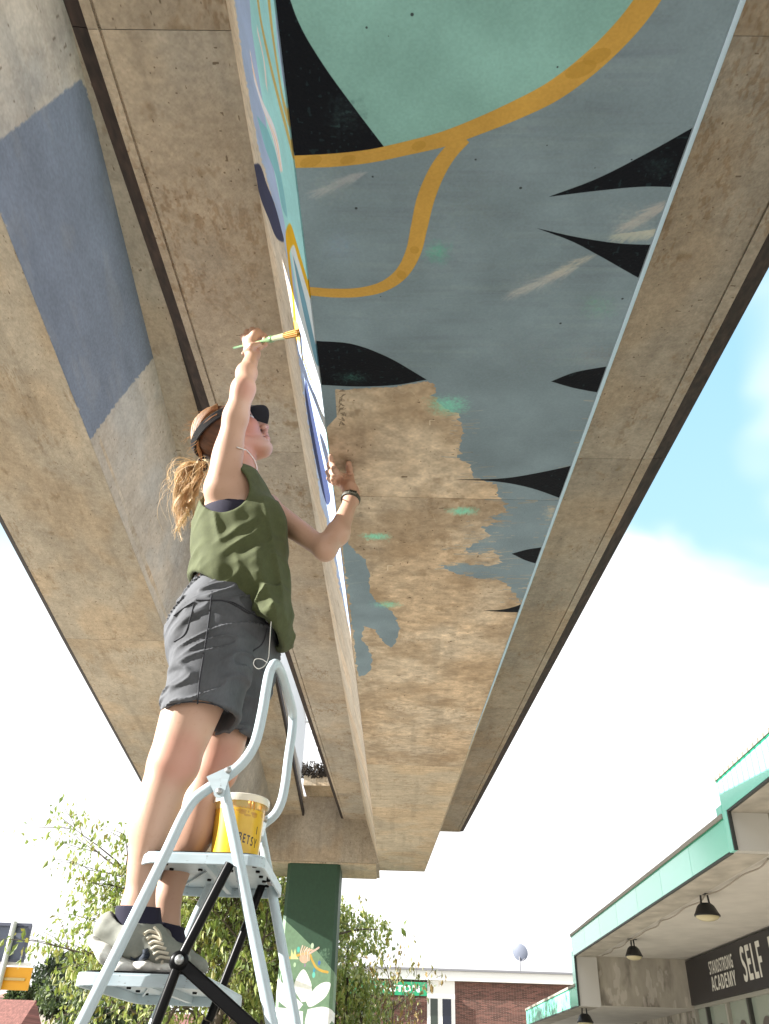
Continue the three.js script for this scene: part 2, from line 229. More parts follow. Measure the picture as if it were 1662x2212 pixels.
function paintedTexture(W, H, am, lm, seed, paint, o) {        // paint (rgba, row 0 first) over concrete; texture row j = paint row j
  return tex(W, H, (i, j) => {
    const c = concrete(i / W * am, j / H * lm, seed, o?.base ?? [188,174,154], { stain: 0.5, board: 0.06, scrub: o ? 0 : 1 }), p = (j * W + i) * 4, a = paint[p + 3] / 255;
    if (a === 0) return c;
    const k = 1 + (fbm(i / W * am * 9, j / H * lm * 9, 3, seed + 50) - 0.5) * 0.17 + (vn2(i / W * am * 260, j / H * lm * 260, seed + 51) - 0.5) * 0.05, d = (vn2(i / W * am * 130, j / H * lm * 130, seed + 52) > 0.88 && paint[p] < 40) ? 24 : 0;
    return mix3(c, [paint[p] * k + d * 0.6, paint[p + 1] * k + d, paint[p + 2] * k + d * 0.9], a);
  }, true, false);
}
const ramp = thing('footbridge_ramp', 'concrete footbridge ramp overhead with teal, navy and ochre mural on its underside', 'bridge', [0, CAM_H, 0]);
ramp.rotation.x = SLOPE;
{
  const Z_END = -15.3, T = 0.07;
  const prism = (cs, z0, z1) => loft([cs.map(([x, y]) => new V3(x, y, z0)), cs.map(([x, y]) => new V3(x, y, z1))]);
  const bend = (g, z0, z1, x0, x1, vertical) => planarUV(g, vertical ? (v) => (v.y - SH) / (OH - SH) : (v) => (v.x - x0) / (x1 - x0), (v) => (z0 - v.z) / (z0 - z1));
  const concB = (t, am, lm) => { const b = bumpTex.clone(); b.repeat.set(am / 0.5, lm / 0.5); b.needsUpdate = true; return new THREE.MeshPhysicalMaterial({ specularIntensity: 0.35, map: t, bumpMap: b, bumpScale: 0.002, roughness: 0.85 }); };
  const w = XR - XL, ch = 0.012;
  // underside panels: [z near, z far, texture]
  const zj = [3.5, -0.35, -2.47, -6.8, -11.4, Z_END];
  zj.slice(0, -1).forEach((z0, i) => {
    const z1 = zj[i + 1], g = prism([[XL, SH], [XR - 0.003, SH], [XR + 0.012, SH + T], [XL - 0.01, SH + T]].map(([x, y]) => [x, y]), z0 - (i ? 0.001 : 0), z1 + 0.001);
    let m;
    if (i === 1 || i === 2) { const W = i === 1 ? 768 : 640, H = 2048, pt = soffitPaint(z0, z1, W, H); m = concB(paintedTexture(W, H, w, z0 - z1, 11 + i * 0, pt), w, z0 - z1); }
    else m = concMat(256, 1024, w, z0 - z1, 11 + i * 7, [186,174,154], { board: 0.22, stain: 0.5 });
    part('underside_panel', bend(g, z0, z1, XL, XR), m, ramp);
  });
  // left web, painted
  {
    const z0 = -0.3, z1 = -9.5, W = 256, H = 2048, cv = document.createElement('canvas'); cv.width = W; cv.height = H; const ctx = cv.getContext('2d');
    const P = ([px, py]) => { const [s, z] = webPt(px, py); return [s * W, (z0 - z) / (z0 - z1) * H]; };
    const fill = (c, pts, sm = true) => { ctx.fillStyle = c; drawPath(ctx, sm ? smooth(pts) : pts, P, true); };
    fill('rgb(164,184,220)', ragged([[495, -150], [508, 0], [528, 150], [560, 320], [590, 430], [612, 510], [622, 560], [628, 640], [640, 740], [650, 800], [657, 850], [672, 940], [688, 1040], [694, 1090], [705, 1120], [722, 1200], [742, 1300], [762, 1380], [772, 1460], [775, 1470], [770, 1440], [775, 1470], [722, 985], [690, 720], [664, 490], [600, -150]], 4, 3), false);
    fill('rgb(160,218,224)', [[535, -100], [545, 60], [566, 200], [590, 350], [608, 440], [620, 500], [640, 620], [660, 730], [680, 830], [700, 930], [716, 1000], [730, 1000], [700, 720], [664, 440], [640, 250], [606, -100]], false);
    fill('rgb(166,192,222)', [[590, -100], [602, 100], [622, 220], [648, 340], [665, 350], [640, 60], [615, -100]], false);
    fill('rgb(130,190,204)', [[556, 250], [575, 320], [598, 380], [612, 450], [622, 470], [616, 420], [600, 340], [580, 280]], true);
    const line = (pts, c, lw) => { ctx.strokeStyle = c; drawPath(ctx, smooth(pts), P, false, lw); };
    line([[552, -60], [565, 40], [584, 130], [606, 220], [622, 280], [640, 350]], 'rgb(196,176,110)', 9); line([[578, -60], [590, 60], [603, 150], [615, 220], [626, 260]], 'rgb(196,176,110)', 9);
    for (let i = 0; i < 5; i++) line([[541 + i * 2, 110 + i * 14], [560 + i * 2, 200 + i * 6], [590 + i * 2, 290], [608 + i, 370]], ['rgb(226,222,226)', 'rgb(206,196,214)', 'rgb(236,226,220)', 'rgb(232,200,176)', 'rgb(226,226,236)'][i], 6); line([[557, 60], [572, 130], [578, 190]], 'rgb(232,228,226)', 6);
    fill('rgb(56,62,92)', [[549, 355], [560, 354], [578, 400], [594, 440], [608, 490], [614, 522], [600, 516], [580, 470], [564, 430], [553, 385], [549, 355]]);
    fill('rgb(206,218,226)', [[620, 500], [630, 540], [645, 640], [652, 720], [668, 790], [690, 880], [706, 950], [716, 990], [722, 985], [690, 720], [682, 680], [655, 580], [638, 520]], false);  // pale wedge painted in, shaped like the sunlit patch on the web
    fill('rgb(104,150,172)', [[634, 550], [650, 640], [668, 720], [688, 790], [692, 790], [678, 720], [660, 640], [644, 580]], true);
    line([[640, 735], [636, 660], [627, 570], [624, 520], [632, 506], [644, 540], [662, 600], [680, 655], [690, 670]], 'rgb(214,168,24)', 13); line([[640, 700], [652, 760], [676, 830]], 'rgb(226,190,60)', 6);
    fill('rgb(212,184,104)', [[636, 690], [646, 700], [648, 740], [640, 728]]);
    fill('rgb(50,62,100)', [[661, 815], [668, 845], [682, 915], [698, 990], [711, 1050], [715, 1082], [709, 1091], [700, 1070], [688, 1020], [676, 960], [666, 900], [660, 850], [661, 815]]);
    line([[704, 900], [716, 1010], [735, 1150], [752, 1280]], 'rgb(160,214,222)', 7);
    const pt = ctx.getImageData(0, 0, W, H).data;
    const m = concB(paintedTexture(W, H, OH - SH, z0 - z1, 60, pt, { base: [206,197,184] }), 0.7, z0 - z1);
    const webCS = [[XL - 0.004, SH + 0.005], [XLT, OH], [XLT + 0.1, OH], [XL + 0.1, SH + T + 0.01]];
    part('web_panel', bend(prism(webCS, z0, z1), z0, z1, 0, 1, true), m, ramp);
    part('web_panel', bend(prism(webCS, 3.5, z0 + 0.004), 3.5, z0, 0, 1, true), concMat(64, 512, 0.7, 3.8, 61, [176,166,150]), ramp);
    part('web_panel', bend(prism(webCS, z1 - 0.004, Z_END), z1, Z_END, 0, 1, true), concMat(128, 1024, 0.7, 5.8, 62, [200,190,174]), ramp);
    // right web: a sliver, with a pale blue painted arris
    const rCS = [[XR + 0.001, SH + 0.003], [XR - 0.1, SH + T + 0.01], [XRT - 0.1, OH], [XRT, OH]];
    const rm = std(srgb(160, 178, 192), 0.75); const rg = [[3.5, -6.2, rm], [-6.204, Z_END, concMat(64, 512, 0.7, 9, 63, [176, 160, 136])]];
    for (const [a, b, mm] of rg) part('web_panel', bend(prism(rCS, a, b), a, b, 0, 1, true), mm, ramp);
  }
  // overhangs, in panels with open joints, and their dark edge strips
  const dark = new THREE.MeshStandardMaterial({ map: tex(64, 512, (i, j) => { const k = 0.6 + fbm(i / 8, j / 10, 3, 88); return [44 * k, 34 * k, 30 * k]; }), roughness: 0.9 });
  const oj = [3.5, -1.26, -3.22, -7.4, -11.9, Z_END];
  for (const [s, x0, x1, xe] of [[-1, XLT, XEL, -0.858], [1, XRT, XER, 1.2]]) oj.slice(0, -1).forEach((z0, i) => {
    const z1 = oj[i + 1] + 0.002, lip = s < 0 ? 0.035 : 0.05;
    // underside with a shallow drip groove near the free edge
    const cs = [[x0 - s * 0.02, OH], [x1 - s * lip, OH], [x1 - s * lip, OH + 0.008], [x1 - s * (lip - 0.008), OH + 0.008], [x1 - s * (lip - 0.008), OH], [x1, OH], [x1, OH + 0.16], [x0 - s * 0.02, OH + 0.2]];
    const g = prism(s < 0 ? cs : cs.slice().reverse(), z0, z1);
    part('overhang_panel', bend(g, z0, z1, Math.min(x0, x1), Math.max(x0, x1)), concMat(256, 1024, Math.abs(x1 - x0), z0 - z1, (s < 0 ? 120 : 150) + i * 9, s < 0 ? [170,162,150] : [150,140,126], { stain: 0.75 }), ramp);
    const e = [[x1 + s * 0.001, OH + 0.004], [xe, OH + 0.012], [xe, OH + 0.2], [x1 + s * 0.001, OH + 0.2]];
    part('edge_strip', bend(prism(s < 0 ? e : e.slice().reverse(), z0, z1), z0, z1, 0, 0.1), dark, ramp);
  });
  part('deck_slab', boxAt(XEL + 0.01, OH + 0.205, 3.5, XER - 0.01, OH + 0.3, Z_END), std(lin(0.3, 0.28, 0.25), 0.95), ramp);
}

// ───────────────────────── the level deck on the left ─────────────────────────
const deck = thing('footbridge_deck', 'level concrete footbridge deck on the left with a slate blue patch painted on its side', 'bridge', [0, CAM_H, 0]);
{
  const HB = 2.78, HT = 3.5;
  // stations along z: bottom edge beside the web, outer bottom edge, top of web, free edge over the gap
  const xb = (z) => z > -2.05 ? -1.607 + (z + 2.05) * 0.0464 : z > -3.46 ? mix(-1.607, -1.67, (-z - 2.05) / 1.41) : z > -5.83 ? mix(-1.67, -1.783, (-z - 3.46) / 2.37) : mix(-1.783, -2.16, (-z - 5.83) / 8.13);
  const xo = (z) => z > -6.08 ? -2.444 + (z + 4.2) * 0.093 : z > -9.63 ? mix(-2.619, -2.92, (-z - 6.08) / 3.55) : mix(-2.92, -3.316, (-z - 9.63) / 4.49);
  const xt = (z) => z > -1.96 ? -1.397 + (z + 1.96) * 0.055 : z > -5.36 ? mix(-1.397, -1.591, (-z - 1.96) / 3.4) : z > -10 ? mix(-1.591, -1.751, (-z - 5.36) / 4.64) : mix(-1.751, -1.9, (-z - 10) / 3);
  const xe = (z) => z > -8.5 ? -1.31 : mix(-1.31, -1.43, (-z - 8.5) / 3.6);
  const zs = (a, b) => { const o = []; const n = Math.max(1, Math.round((a - b) / 0.8)); for (let i = 0; i <= n; i++) o.push(mix(a, b, i / n)); return o; };
  const L = (fn, a, b) => loft(zs(a, b).map((z) => fn(z).map(([x, y]) => new V3(x, y, z))));
  const uvz = (g, fu, a, b) => planarUV(g, fu, (v) => (a - v.z) / (a - b));
  const joints = [3, -5.95, -14.05];
  joints.slice(0, -1).forEach((a, i) => {
    const b = joints[i + 1] + 0.003;
    part('underside_panel', uvz(L((z) => [[xo(z), HB], [xb(z) - 0.002, HB], [xb(z) + 0.02, HB + 0.08], [xo(z) - 0.02, HB + 0.08]], a, b), (v) => (v.x - xo(v.z)) / (xb(v.z) - xo(v.z)), a, b), concMat(384, 2048, 0.95, a - b, 210 + i * 9, [178,168,152], { stain: 0.55 }), deck);
  });
  { // web with the slate blue patch
    const a = 3, b = -14.05, W = 256, H = 2048, cv = document.createElement('canvas'); cv.width = W; cv.height = H; const ctx = cv.getContext('2d');
    const on = ([px, py]) => { const d = rayOf(px, py); let lo = -16, hi = -0.3; for (let k = 0; k < 50; k++) { const z = (lo + hi) / 2, p = d.clone().multiplyScalar(z / d.z), t = (p.y - HB) / (HT - HB), xw = mix(xb(z), xt(z), t); if (p.x < xw) lo = z; else hi = z; } const z = (lo + hi) / 2, p = d.multiplyScalar(z / d.z); return [(p.y - HB) / (HT - HB) * W, (a - z) / (a - b) * H]; };
    ctx.fillStyle = 'rgb(103,119,146)'; const pts = ragged([[175, 172], [0, 302], [-60, 345], [-30, 400], [0, 458], [60, 612], [130, 790], [195, 950], [260, 862], [331, 772], [322, 690], [300, 600], [262, 470], [225, 330], [198, 235], [186, 196], [175, 172]], 8, 14, 1, 4);
    drawPath(ctx, pts, on, true); const pt = ctx.getImageData(0, 0, W, H).data;
    const t = tex(W, H, (i, j) => { const u = i / W * 0.75, l = j / H * 17, c = concrete(u, l, 240, [158, 154, 147], { stain: 0.15, board: 0.03 }); const st = vn2(u * 1.5 + l * 3, l * 0.2, 251); const cc = mix3(c, [c[0] * 1.14, c[1] * 1.14, c[2] * 1.13], st); const al = pt[(j * W + i) * 4 + 3] / 255 * (1 - 0.12 * sstep(0.58, 0.74, fbm(u * 9, l * 3.5, 4, 255))), k = 1 + (fbm(u * 12, l * 5, 4, 252) - 0.5) * 0.16 + (vn2(u * 120, l * 120, 253) - 0.5) * 0.12; return mix3(cc, [110 * k, 119 * k, 133 * k], al); }, true, false);
    part('web_panel', uvz(L((z) => [[xb(z), HB + 0.002], [xt(z), HT], [xt(z) - 0.12, HT], [xb(z) - 0.12, HB + 0.085]], a, b), (v) => (v.y - HB) / (HT - HB), a, b), new THREE.MeshStandardMaterial({ map: t, bumpMap: bumpTex, bumpScale: 0.002, roughness: 0.85 }), deck);
  }
  part('web_panel', uvz(L((z) => [[xo(z) + 0.12, HB + 0.085], [xo(z) - 0.18, HT], [xo(z) - 0.3, HT], [xo(z), HB + 0.002]], 3, -14.05), (v) => (v.y - HB) / (HT - HB), 3, -14.05), concMat(128, 1024, 0.75, 17, 260, [170, 152, 128]), deck);
  part('overhang_panel', uvz(L((z) => [[xt(z) - 0.02, HT], [xe(z), HT], [xe(z), HT + 0.2], [xt(z) - 0.02, HT + 0.22]], 3, -14.05), (v) => (v.x + 1.9) / 0.6, 3, -14.05), concMat(256, 2048, 0.6, 17, 270, [176,166,150], { stain: 0.5 }), deck);
  part('overhang_panel', uvz(L((z) => [[xo(z) - 0.42, HT], [xo(z) - 0.16, HT], [xo(z) - 0.16, HT + 0.22], [xo(z) - 0.42, HT + 0.2]], 3, -14.05), (v) => (v.x + 3.9) / 2, 3, -14.05), concMat(128, 1024, 2, 17, 280, [176, 152, 122]), deck);
  part('deck_slab', L((z) => [[xo(z) - 0.42, HT + 0.225], [xe(z) - 0.002, HT + 0.225], [xe(z) - 0.002, HT + 0.32], [xo(z) - 0.42, HT + 0.32]], 3, -14.05), std(lin(0.3, 0.28, 0.25), 0.95), deck);
  const edgeM = std(lin(0.03, 0.022, 0.02), 0.9);
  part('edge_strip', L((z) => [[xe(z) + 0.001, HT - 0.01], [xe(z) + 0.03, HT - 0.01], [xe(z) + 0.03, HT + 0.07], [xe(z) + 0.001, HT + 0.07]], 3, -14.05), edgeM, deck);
  // dark arris along the outer bottom edge
  part('edge_strip', L((z) => [[xo(z) - 0.03, HB + 0.003], [xo(z) - 0.001, HB - 0.002], [xo(z) - 0.001, HB + 0.07], [xo(z) - 0.03, HB + 0.07]], 3, -14.05), std(lin(0.07, 0.065, 0.065), 0.9), deck);
}

// ───────────────────────── pier: crosshead and painted column ─────────────────────────
{
  const pier = thing('bridge_pier', 'dark green bridge column with painted white lily, carrying a wide concrete crosshead', 'bridge pier', [-1.25, 0, -14.4]);
  const y0 = 2.80 + CAM_H, y1 = 3.80 + CAM_H, zf = -13.95;
  // the crosshead spans from the ramp's sloping web to the deck's
  const cs = [[-0.22, y0], [-0.52, y1], [-2.06, y1], [-2.28, y0]];
  const g = loft([cs.map(([x, y]) => new V3(x + 1.25, y, zf + 14.4)), cs.map(([x, y]) => new V3(x + 1.25, y, zf - 1.2 + 14.4))]);
  planarUV(g, (v) => (v.x + 1.1) / 2.2, (v) => (v.y - y0 + (v.z < zf + 14.3 ? (v.z) : 0)) / 1.2);
  part('crosshead', g, concMat(512, 256, 2.2, 1.2, 310, [172,162,147], { stain: 0.25, board: 0.05 }), pier);
  const lipG = boxAt(-1.05, y0 - 0.022, -0.72, 0.98, y0 - 0.003, 0.42); planarUV(lipG, (v) => (v.x + 1.05) / 2.7, (v) => v.z);
  part('bearing_strip', lipG, concMat(512, 128, 2.7, 1, 320, [190,180,162]), pier);
  { const sg = boxAt(-0.2, y1 + 0.002, zf + 14.4 + 0.62, 0.45, y1 + 0.16, zf + 14.4 - 1.2); part('landing_slab', metricUV(sg, 0.8), concMat(256, 256, 1.2, 1.2, 340, [184, 170, 148]), pier); }
  // column, chamfered, with the mural on its front
  const W = 512, H = 2048, cw = 0.83, chh = y0 - 0.02, cv = document.createElement('canvas'); cv.width = W; cv.height = H; const ctx = cv.getContext('2d');
  const P = ([px, py]) => { const p = onZ(px, py, -14); return [(p.x + 1.25 + cw / 2) / cw * W, (1 - p.y / chh) * H]; };
  ctx.fillStyle = 'rgb(44,74,54)'; ctx.fillRect(0, 0, W, H);
  ctx.fillStyle = 'rgb(112,142,112)'; drawPath(ctx, smooth([[590, 1955], [614, 1985], [645, 2015], [660, 2030], [690, 2060], [714, 2090], [740, 2120]]).concat([[720, 2330], [560, 2330], [580, 1955]]), P, true);
  const r = rng(5); ctx.fillStyle = 'rgb(96,128,104)'; for (let i = 0; i < 120; i++) { const p = P([690 + r() * 22, 2050 + r() * 36]); ctx.globalAlpha = 0.3; ctx.beginPath(); ctx.arc(...p, 3 + r() * 7, 0, 7); ctx.fill(); } ctx.globalAlpha = 1;
  const dot = (x, y, q, c) => { const p = P([x, y]); ctx.fillStyle = c; ctx.beginPath(); ctx.ellipse(...p, q * 2.8, q * 4, 0, 0, 7); ctx.fill(); };
  dot(645, 2051, 5, 'rgb(90,190,170)'); dot(675, 2043, 5, 'rgb(190,210,180)'); dot(690, 2080, 4, 'rgb(70,110,180)'); dot(679, 2096, 4, 'rgb(70,150,170)'); dot(678, 2106, 5, 'rgb(110,200,180)'); dot(637, 2084, 4, 'rgb(180,210,170)'); dot(659, 2085, 3, 'rgb(150,130,150)');
  const ln = (pts, c, lw) => { ctx.strokeStyle = c; ctx.lineCap = 'round'; drawPath(ctx, smooth(pts), P, false, lw); };
  ln([[600, 2077], [630, 2068], [650, 2062], [668, 2060], [675, 2075], [684, 2090], [695, 2097], [708, 2100]], 'rgb(200,160,70)', 18);
  for (let i = 0; i < 6; i++) ln([[653 + i * 3, 2075], [650 + i * 4, 2058 - i], [654 + i * 5, 2043 + i * 2]], i % 2 ? 'rgb(214,176,150)' : 'rgb(230,200,180)', 10); ln([[668, 2060], [680, 2053], [689, 2047]], 'rgb(214,180,166)', 14);
  ctx.fillStyle = 'rgb(214,172,146)'; { const p = P([656, 2072]); ctx.beginPath(); ctx.ellipse(...p, 40, 26, 0.3, 0, 7); ctx.fill(); } ctx.fillStyle = 'rgb(206,216,150)'; drawPath(ctx, [[628, 2072], [630, 2050], [634, 2062], [638, 2049], [641, 2066], [646, 2072]], P, true);
  ctx.fillStyle = 'rgb(244,246,242)';
  for (const q of [[[652, 2165], [636, 2135], [640, 2115], [656, 2094], [668, 2112], [674, 2135], [668, 2160]], [[662, 2165], [680, 2135], [700, 2122], [714, 2124], [706, 2150], [690, 2165], [668, 2175]], [[655, 2170], [620, 2135], [605, 2118], [590, 2112], [588, 2135], [600, 2160], [640, 2185]], [[655, 2185], [620, 2178], [590, 2178], [575, 2190], [600, 2215], [650, 2225]], [[665, 2180], [700, 2175], [720, 2185], [712, 2212], [680, 2225], [660, 2215]]]) drawPath(ctx, smooth([...q, q[0]]), P, true);
  const img = ctx.getImageData(0, 0, W, H).data;
  const t = tex(W, H, (i, j) => { const o = ((H - 1 - j) * W + i) * 4, k = 0.93 + 0.14 * fbm(i / 20, j / 20, 3, 330); return [img[o] * k, img[o + 1] * k, img[o + 2] * k]; }, true, false);
  const c = 0.05, hw = cw / 2, oct = [[-hw, -0.4 + c], [-hw, 0.4 - c], [-hw + c, 0.4], [hw - c, 0.4], [hw, 0.4 - c], [hw, -0.4 + c], [hw - c, -0.4], [-hw + c, -0.4]];
  const cg = loft([oct.map(([x, z]) => new V3(x, 0, z)), oct.map(([x, z]) => new V3(x, chh - 0.005, z))]); planarUV(cg, (v) => (v.x + hw) / cw, (v) => v.y / chh);
  part('column', cg, new THREE.MeshStandardMaterial({ map: t, roughness: 0.6 }), pier);
}

// unseen column added left of the frame to shade the near painted web
{
  const c = thing('bridge_pier', 'unseen dark green column added left of the camera to shade the near painted web', 'bridge pier', [-2.55, 0, -0.85]);
  const col = part('column', boxAt(-0.42, 0, -0.40, 0.42, 2.78 + CAM_H - 0.01, 1.2), std(srgb(44, 74, 54), 0.6), c);
}

// ───────────────────────── railing on the deck, seen through the gap, and dry weeds at its foot ─────────────────────────
{
  const m = std(srgb(196, 200, 204), 0.45, { metalness: 0.3 }), Y = CAM_H + 3.83;
  const rl = thing('guard_railing', 'pale metal guard railing glimpsed through the gap between the bridge decks', 'railing', [-1.38, Y, -14]);
  const A = loc(new V3(-1.36, Y + 0.12, -5), rl), B = loc(new V3(-1.5, Y + 0.12, -13.36), rl), C = loc(new V3(-0.7, Y + 0.12, -13.36), rl), up = (v, h) => v.clone().setY(v.y + h);
  for (const [p, q] of [[A, B], [B, C]]) for (const h of [0, 0.9]) part('rail', rod(up(p, h), up(q, h), 0.02), m, rl);
  const bar = new THREE.CylinderGeometry(0.012, 0.012, 1.0, 6); bar.translate(0, 0.46, 0);
  for (let i = 0; i <= 70; i++) { const b = part('baluster', bar, m, rl); b.position.copy(A).lerp(B, i / 70); }
  for (let i = 1; i < 8; i++) { const b = part('baluster', bar, m, rl); b.position.copy(B).lerp(C, i / 7); }
}

{
  const p = onZ(672, 1690, -13.32), w = thing('dry_weeds', 'dark dry weeds caught at the far foot of the gap between the decks', 'weeds', [p.x, CAM_H + 3.96, -13.36]), r = rng(70), g = [];
  for (let i = 0; i < 220; i++) { const a = new V3((r() - 0.5) * 0.75, -0.05 + r() * 0.06, (r() - 0.5) * 0.1), b = a.clone().add(new V3((r() - 0.5) * 0.3, 0.03 + r() * 0.2, (r() - 0.5) * 0.15)), c = b.clone().add(new V3((r() - 0.5) * 0.2, (r() - 0.6) * 0.15, 0)); g.push(rod(a, b, 0.008, 0.006, 4), rod(b, c, 0.007, 0.004, 4)); }
  const m = part('stems', merge(g), std(lin(0.035, 0.026, 0.018), 0.95), w); m.userData.kind = 'stuff';
}

// ───────────────────────── shopping parade with a stepped canopy, right ─────────────────────────
{
  const FX = 3.0, WX = 4.87, K = 1.15;                          // fascia plane, shop wall plane
  const cb = thing('canopy_building', 'shopping parade under a stepped concrete canopy with mint green fascia panels', 'building', [FX, 0, -12]);
  const b = (n, m, x0, y0, z0, x1, y1, z1) => part(n, metricUV(boxAt(x0 - FX, y0, z0 + 12, x1 - FX, y1, z1 + 12)), m, cb);
  // sections from near to far: z range, top of fascia, bottom of fascia
  const secs = [[-1.5, -7.83, 2.36, 2.075], [-7.83, -15.47, 2.03, 1.745], [-15.47, -21.3, 1.31, 1.045]].map(([a, c, t, u]) => [a, c, t + K, u + K]);
  const mint = new THREE.MeshPhysicalMaterial({ color: srgb(150, 236, 218), roughness: 0.22, clearcoat: 0.6, clearcoatRoughness: 0.12 });
  const mint2 = mint.clone(); mint2.color = srgb(140, 230, 210);
  const cap = std(srgb(150, 144, 134), 0.8), dk = std(lin(0.03, 0.035, 0.033), 0.5), soff = new THREE.MeshStandardMaterial({ map: tex(512, 512, (i, j) => { const k = 0.92 + 0.12 * fbm(i / 60, j / 60, 4, 400); return [204 * k, 200 * k, 192 * k]; }), roughness: 0.9 }), beamM = new THREE.MeshStandardMaterial({ map: tex(256, 512, (i, j) => { const k = 0.8 + 0.3 * fbm(i / 20, j / 50, 4, 410); return [186 * k, 180 * k, 168 * k]; }), roughness: 0.9 });
  const old = new THREE.MeshStandardMaterial({ map: tex(1024, 256, (i, j) => { const k = 0.85 + 0.25 * fbm(i / 60, j / 40, 5, 420), s = sstep(0.5, 0.75, fbm(i / 90 + 3, j / 60, 5, 421)), f = sstep(0.60, 0.64, fbm(i / 50, j / 34 + 9, 5, 423)) * 0.35; return mix3(mix3([170 * k, 164 * k, 152 * k], [110, 104, 96], s * 0.7), [216, 210, 202], f); }), roughness: 0.8 });
  for (const m of [soff, beamM, old]) m.map.wrapS = m.map.wrapT = THREE.MirroredRepeatWrapping;
  const edgeTrim = std(srgb(40, 150, 116), 0.4);
  secs.forEach(([z0, z1, yt, yb], si) => {
    const n = [5, 7, 5][si], near = si === 0 ? z0 : z0 - 0.002;
    for (let i = 0; i < n; i++) { const a = mix(near, z1, i / n), c = mix(near, z1, (i + 1) / n); b('fascia_panel', i % 2 ? mint : mint2, FX - 0.012, yb + 0.012, a - 0.004, FX + 0.02, yt, c + 0.004); }
    b('fascia_trim', edgeTrim, FX - 0.018, yt + 0.001, near, FX + 0.02, yt + 0.012, z1);
    b('fascia_trim', dk, FX - 0.008, yb - 0.006, near, FX + 0.02, yb + 0.011, z1);
    // coping in lengths, each a little out of line
    const m = [3, 6, 4][si], r = rng(40 + si);
    for (let i = 0; i < m; i++) { const a = mix(near, z1, i / m) - 0.004, c = mix(near, z1, (i + 1) / m); b('coping', cap, FX - 0.03, yt + 0.013, a, FX + 0.3, yt + 0.045 + r() * 0.008, c); }
    b('edge_beam', beamM, FX + 0.021, yb - 0.004, near, FX + 0.34, yt + 0.005, z1);
    b('canopy_roof', beamM, FX + 0.341, yb + 0.04, near, WX + 3, yt - 0.01, z1);
    b('canopy_soffit', soff, FX + 0.343, yb + 0.015, near, WX + 0.1, yb + 0.038, z1);
    if (si < 2) {                                                // the step: fascia turns down, a wall closes the level change
      const yn = secs[si + 1][3], ynT = secs[si + 1][2];
      b('fascia_panel', mint, FX - 0.014, yn - 0.0, z1 + 0.10, FX + 0.02, yb + 0.01, z1 + 0.001);
      b('fascia_panel', mint, FX - 0.0145, yt - 0.2, z1 - 0.001, FX + 0.018, ynT, z1 - 0.14);
      b('fascia_trim', dk, FX - 0.010, yn, z1 + 0.101, FX + 0.02, yb - 0.007, z1 + 0.125);
      b('step_wall', old, FX + 0.36, yn + 0.02, z1 + 0.03, WX + 0.048, yb + 0.0146, z1 - 0.2);
      b('step_end', std(srgb(196, 194, 188), 0.35), FX + 0.021, yn - 0.002, z1 + 0.098, FX + 0.355, yb - 0.005, z1 - 0.19);
    }
    b('shop_wall', old, WX + 0.05, 0, near, WX + 3, yb + 0.014, z1);
  });
  // shopfront under the second section: mullions, panes with oval stickers
  const fr = std(srgb(150, 148, 138), 0.5), fd = std(srgb(52, 54, 50), 0.5), pane = new THREE.MeshPhysicalMaterial({ color: srgb(150, 160, 148), roughness: 0.12, clearcoat: 0.5 });
  b('transom', fr, WX - 0.03, 1.10 + K - 0.05, -11.2, WX + 0.049, 1.10 + K, -15.44);
  const cuts = [-15.44, -14.86, -13.95, -13.1, -12.2, -11.2];
  cuts.slice(0, -1).forEach((z, i) => {
    b('pane', pane, WX + 0.02, 0.2, z + 0.03, WX + 0.045, 1.10 + K - 0.05, cuts[i + 1] - 0.03);
    b('mullion', i % 2 ? fd : fr, WX - 0.03, 0, z - 0.035, WX + 0.046, 1.10 + K - 0.051, z + 0.035);
    const g = new THREE.CylinderGeometry(0.5, 0.5, 0.004, 40); g.rotateZ(Math.PI / 2); g.scale(1, 0.9, 0.52);
    const zm = (z + cuts[i + 1]) / 2, w = cuts[i + 1] - z; const o = part('window_sticker', g, std(srgb(86, 80, 76), 0.6), cb); o.position.set(WX + 0.016 - FX, 1.52, zm + 12); o.scale.z = w / 0.9;
    b('sticker_bar', std(srgb(214, 212, 202), 0.6), WX + 0.008, 1.60, zm - 0.17 * w, WX + 0.013, 1.72, zm + 0.17 * w);
  });
  for (const [z, c] of [[-18.9, [28, 22, 22]], [-17.5, [22, 24, 30]], [-16.2, [40, 30, 26]]]) { b('shop_window', std(srgb(...c), 0.2), WX + 0.0, 0.4, z - 0.5, WX + 0.049, secs[2][3] - 0.18, z + 0.5); b('window_frame', fr, WX - 0.02, 0.3, z + 0.501, WX + 0.049, secs[2][3] - 0.1, z + 0.56); }
  // a cable clipped along the soffit
  const y = secs[1][3] - 0.004, cpts = []; const r = rng(9); for (let i = 0; i <= 24; i++) cpts.push(new V3(0.40 + (r() - 0.5) * 0.05, y + (i % 3 ? -0.015 : 0.0), -8 + 12 - i * 0.3)); part('cable', tube(cpts, 0.008, 6), std(srgb(150, 142, 130), 0.7), cb);
  // sign board with raised lettering
  const sg = thing('shop_sign', 'black shop sign board with pale narrow capitals below the canopy', 'sign', [WX, 1.41 + K, -13.4]);
  const SW = 1024, SHH = 160, cv = document.createElement('canvas'); cv.width = 2048; cv.height = 320; const ctx = cv.getContext('2d'); ctx.fillStyle = 'rgb(36,34,38)'; ctx.fillRect(0, 0, 2048, 320);
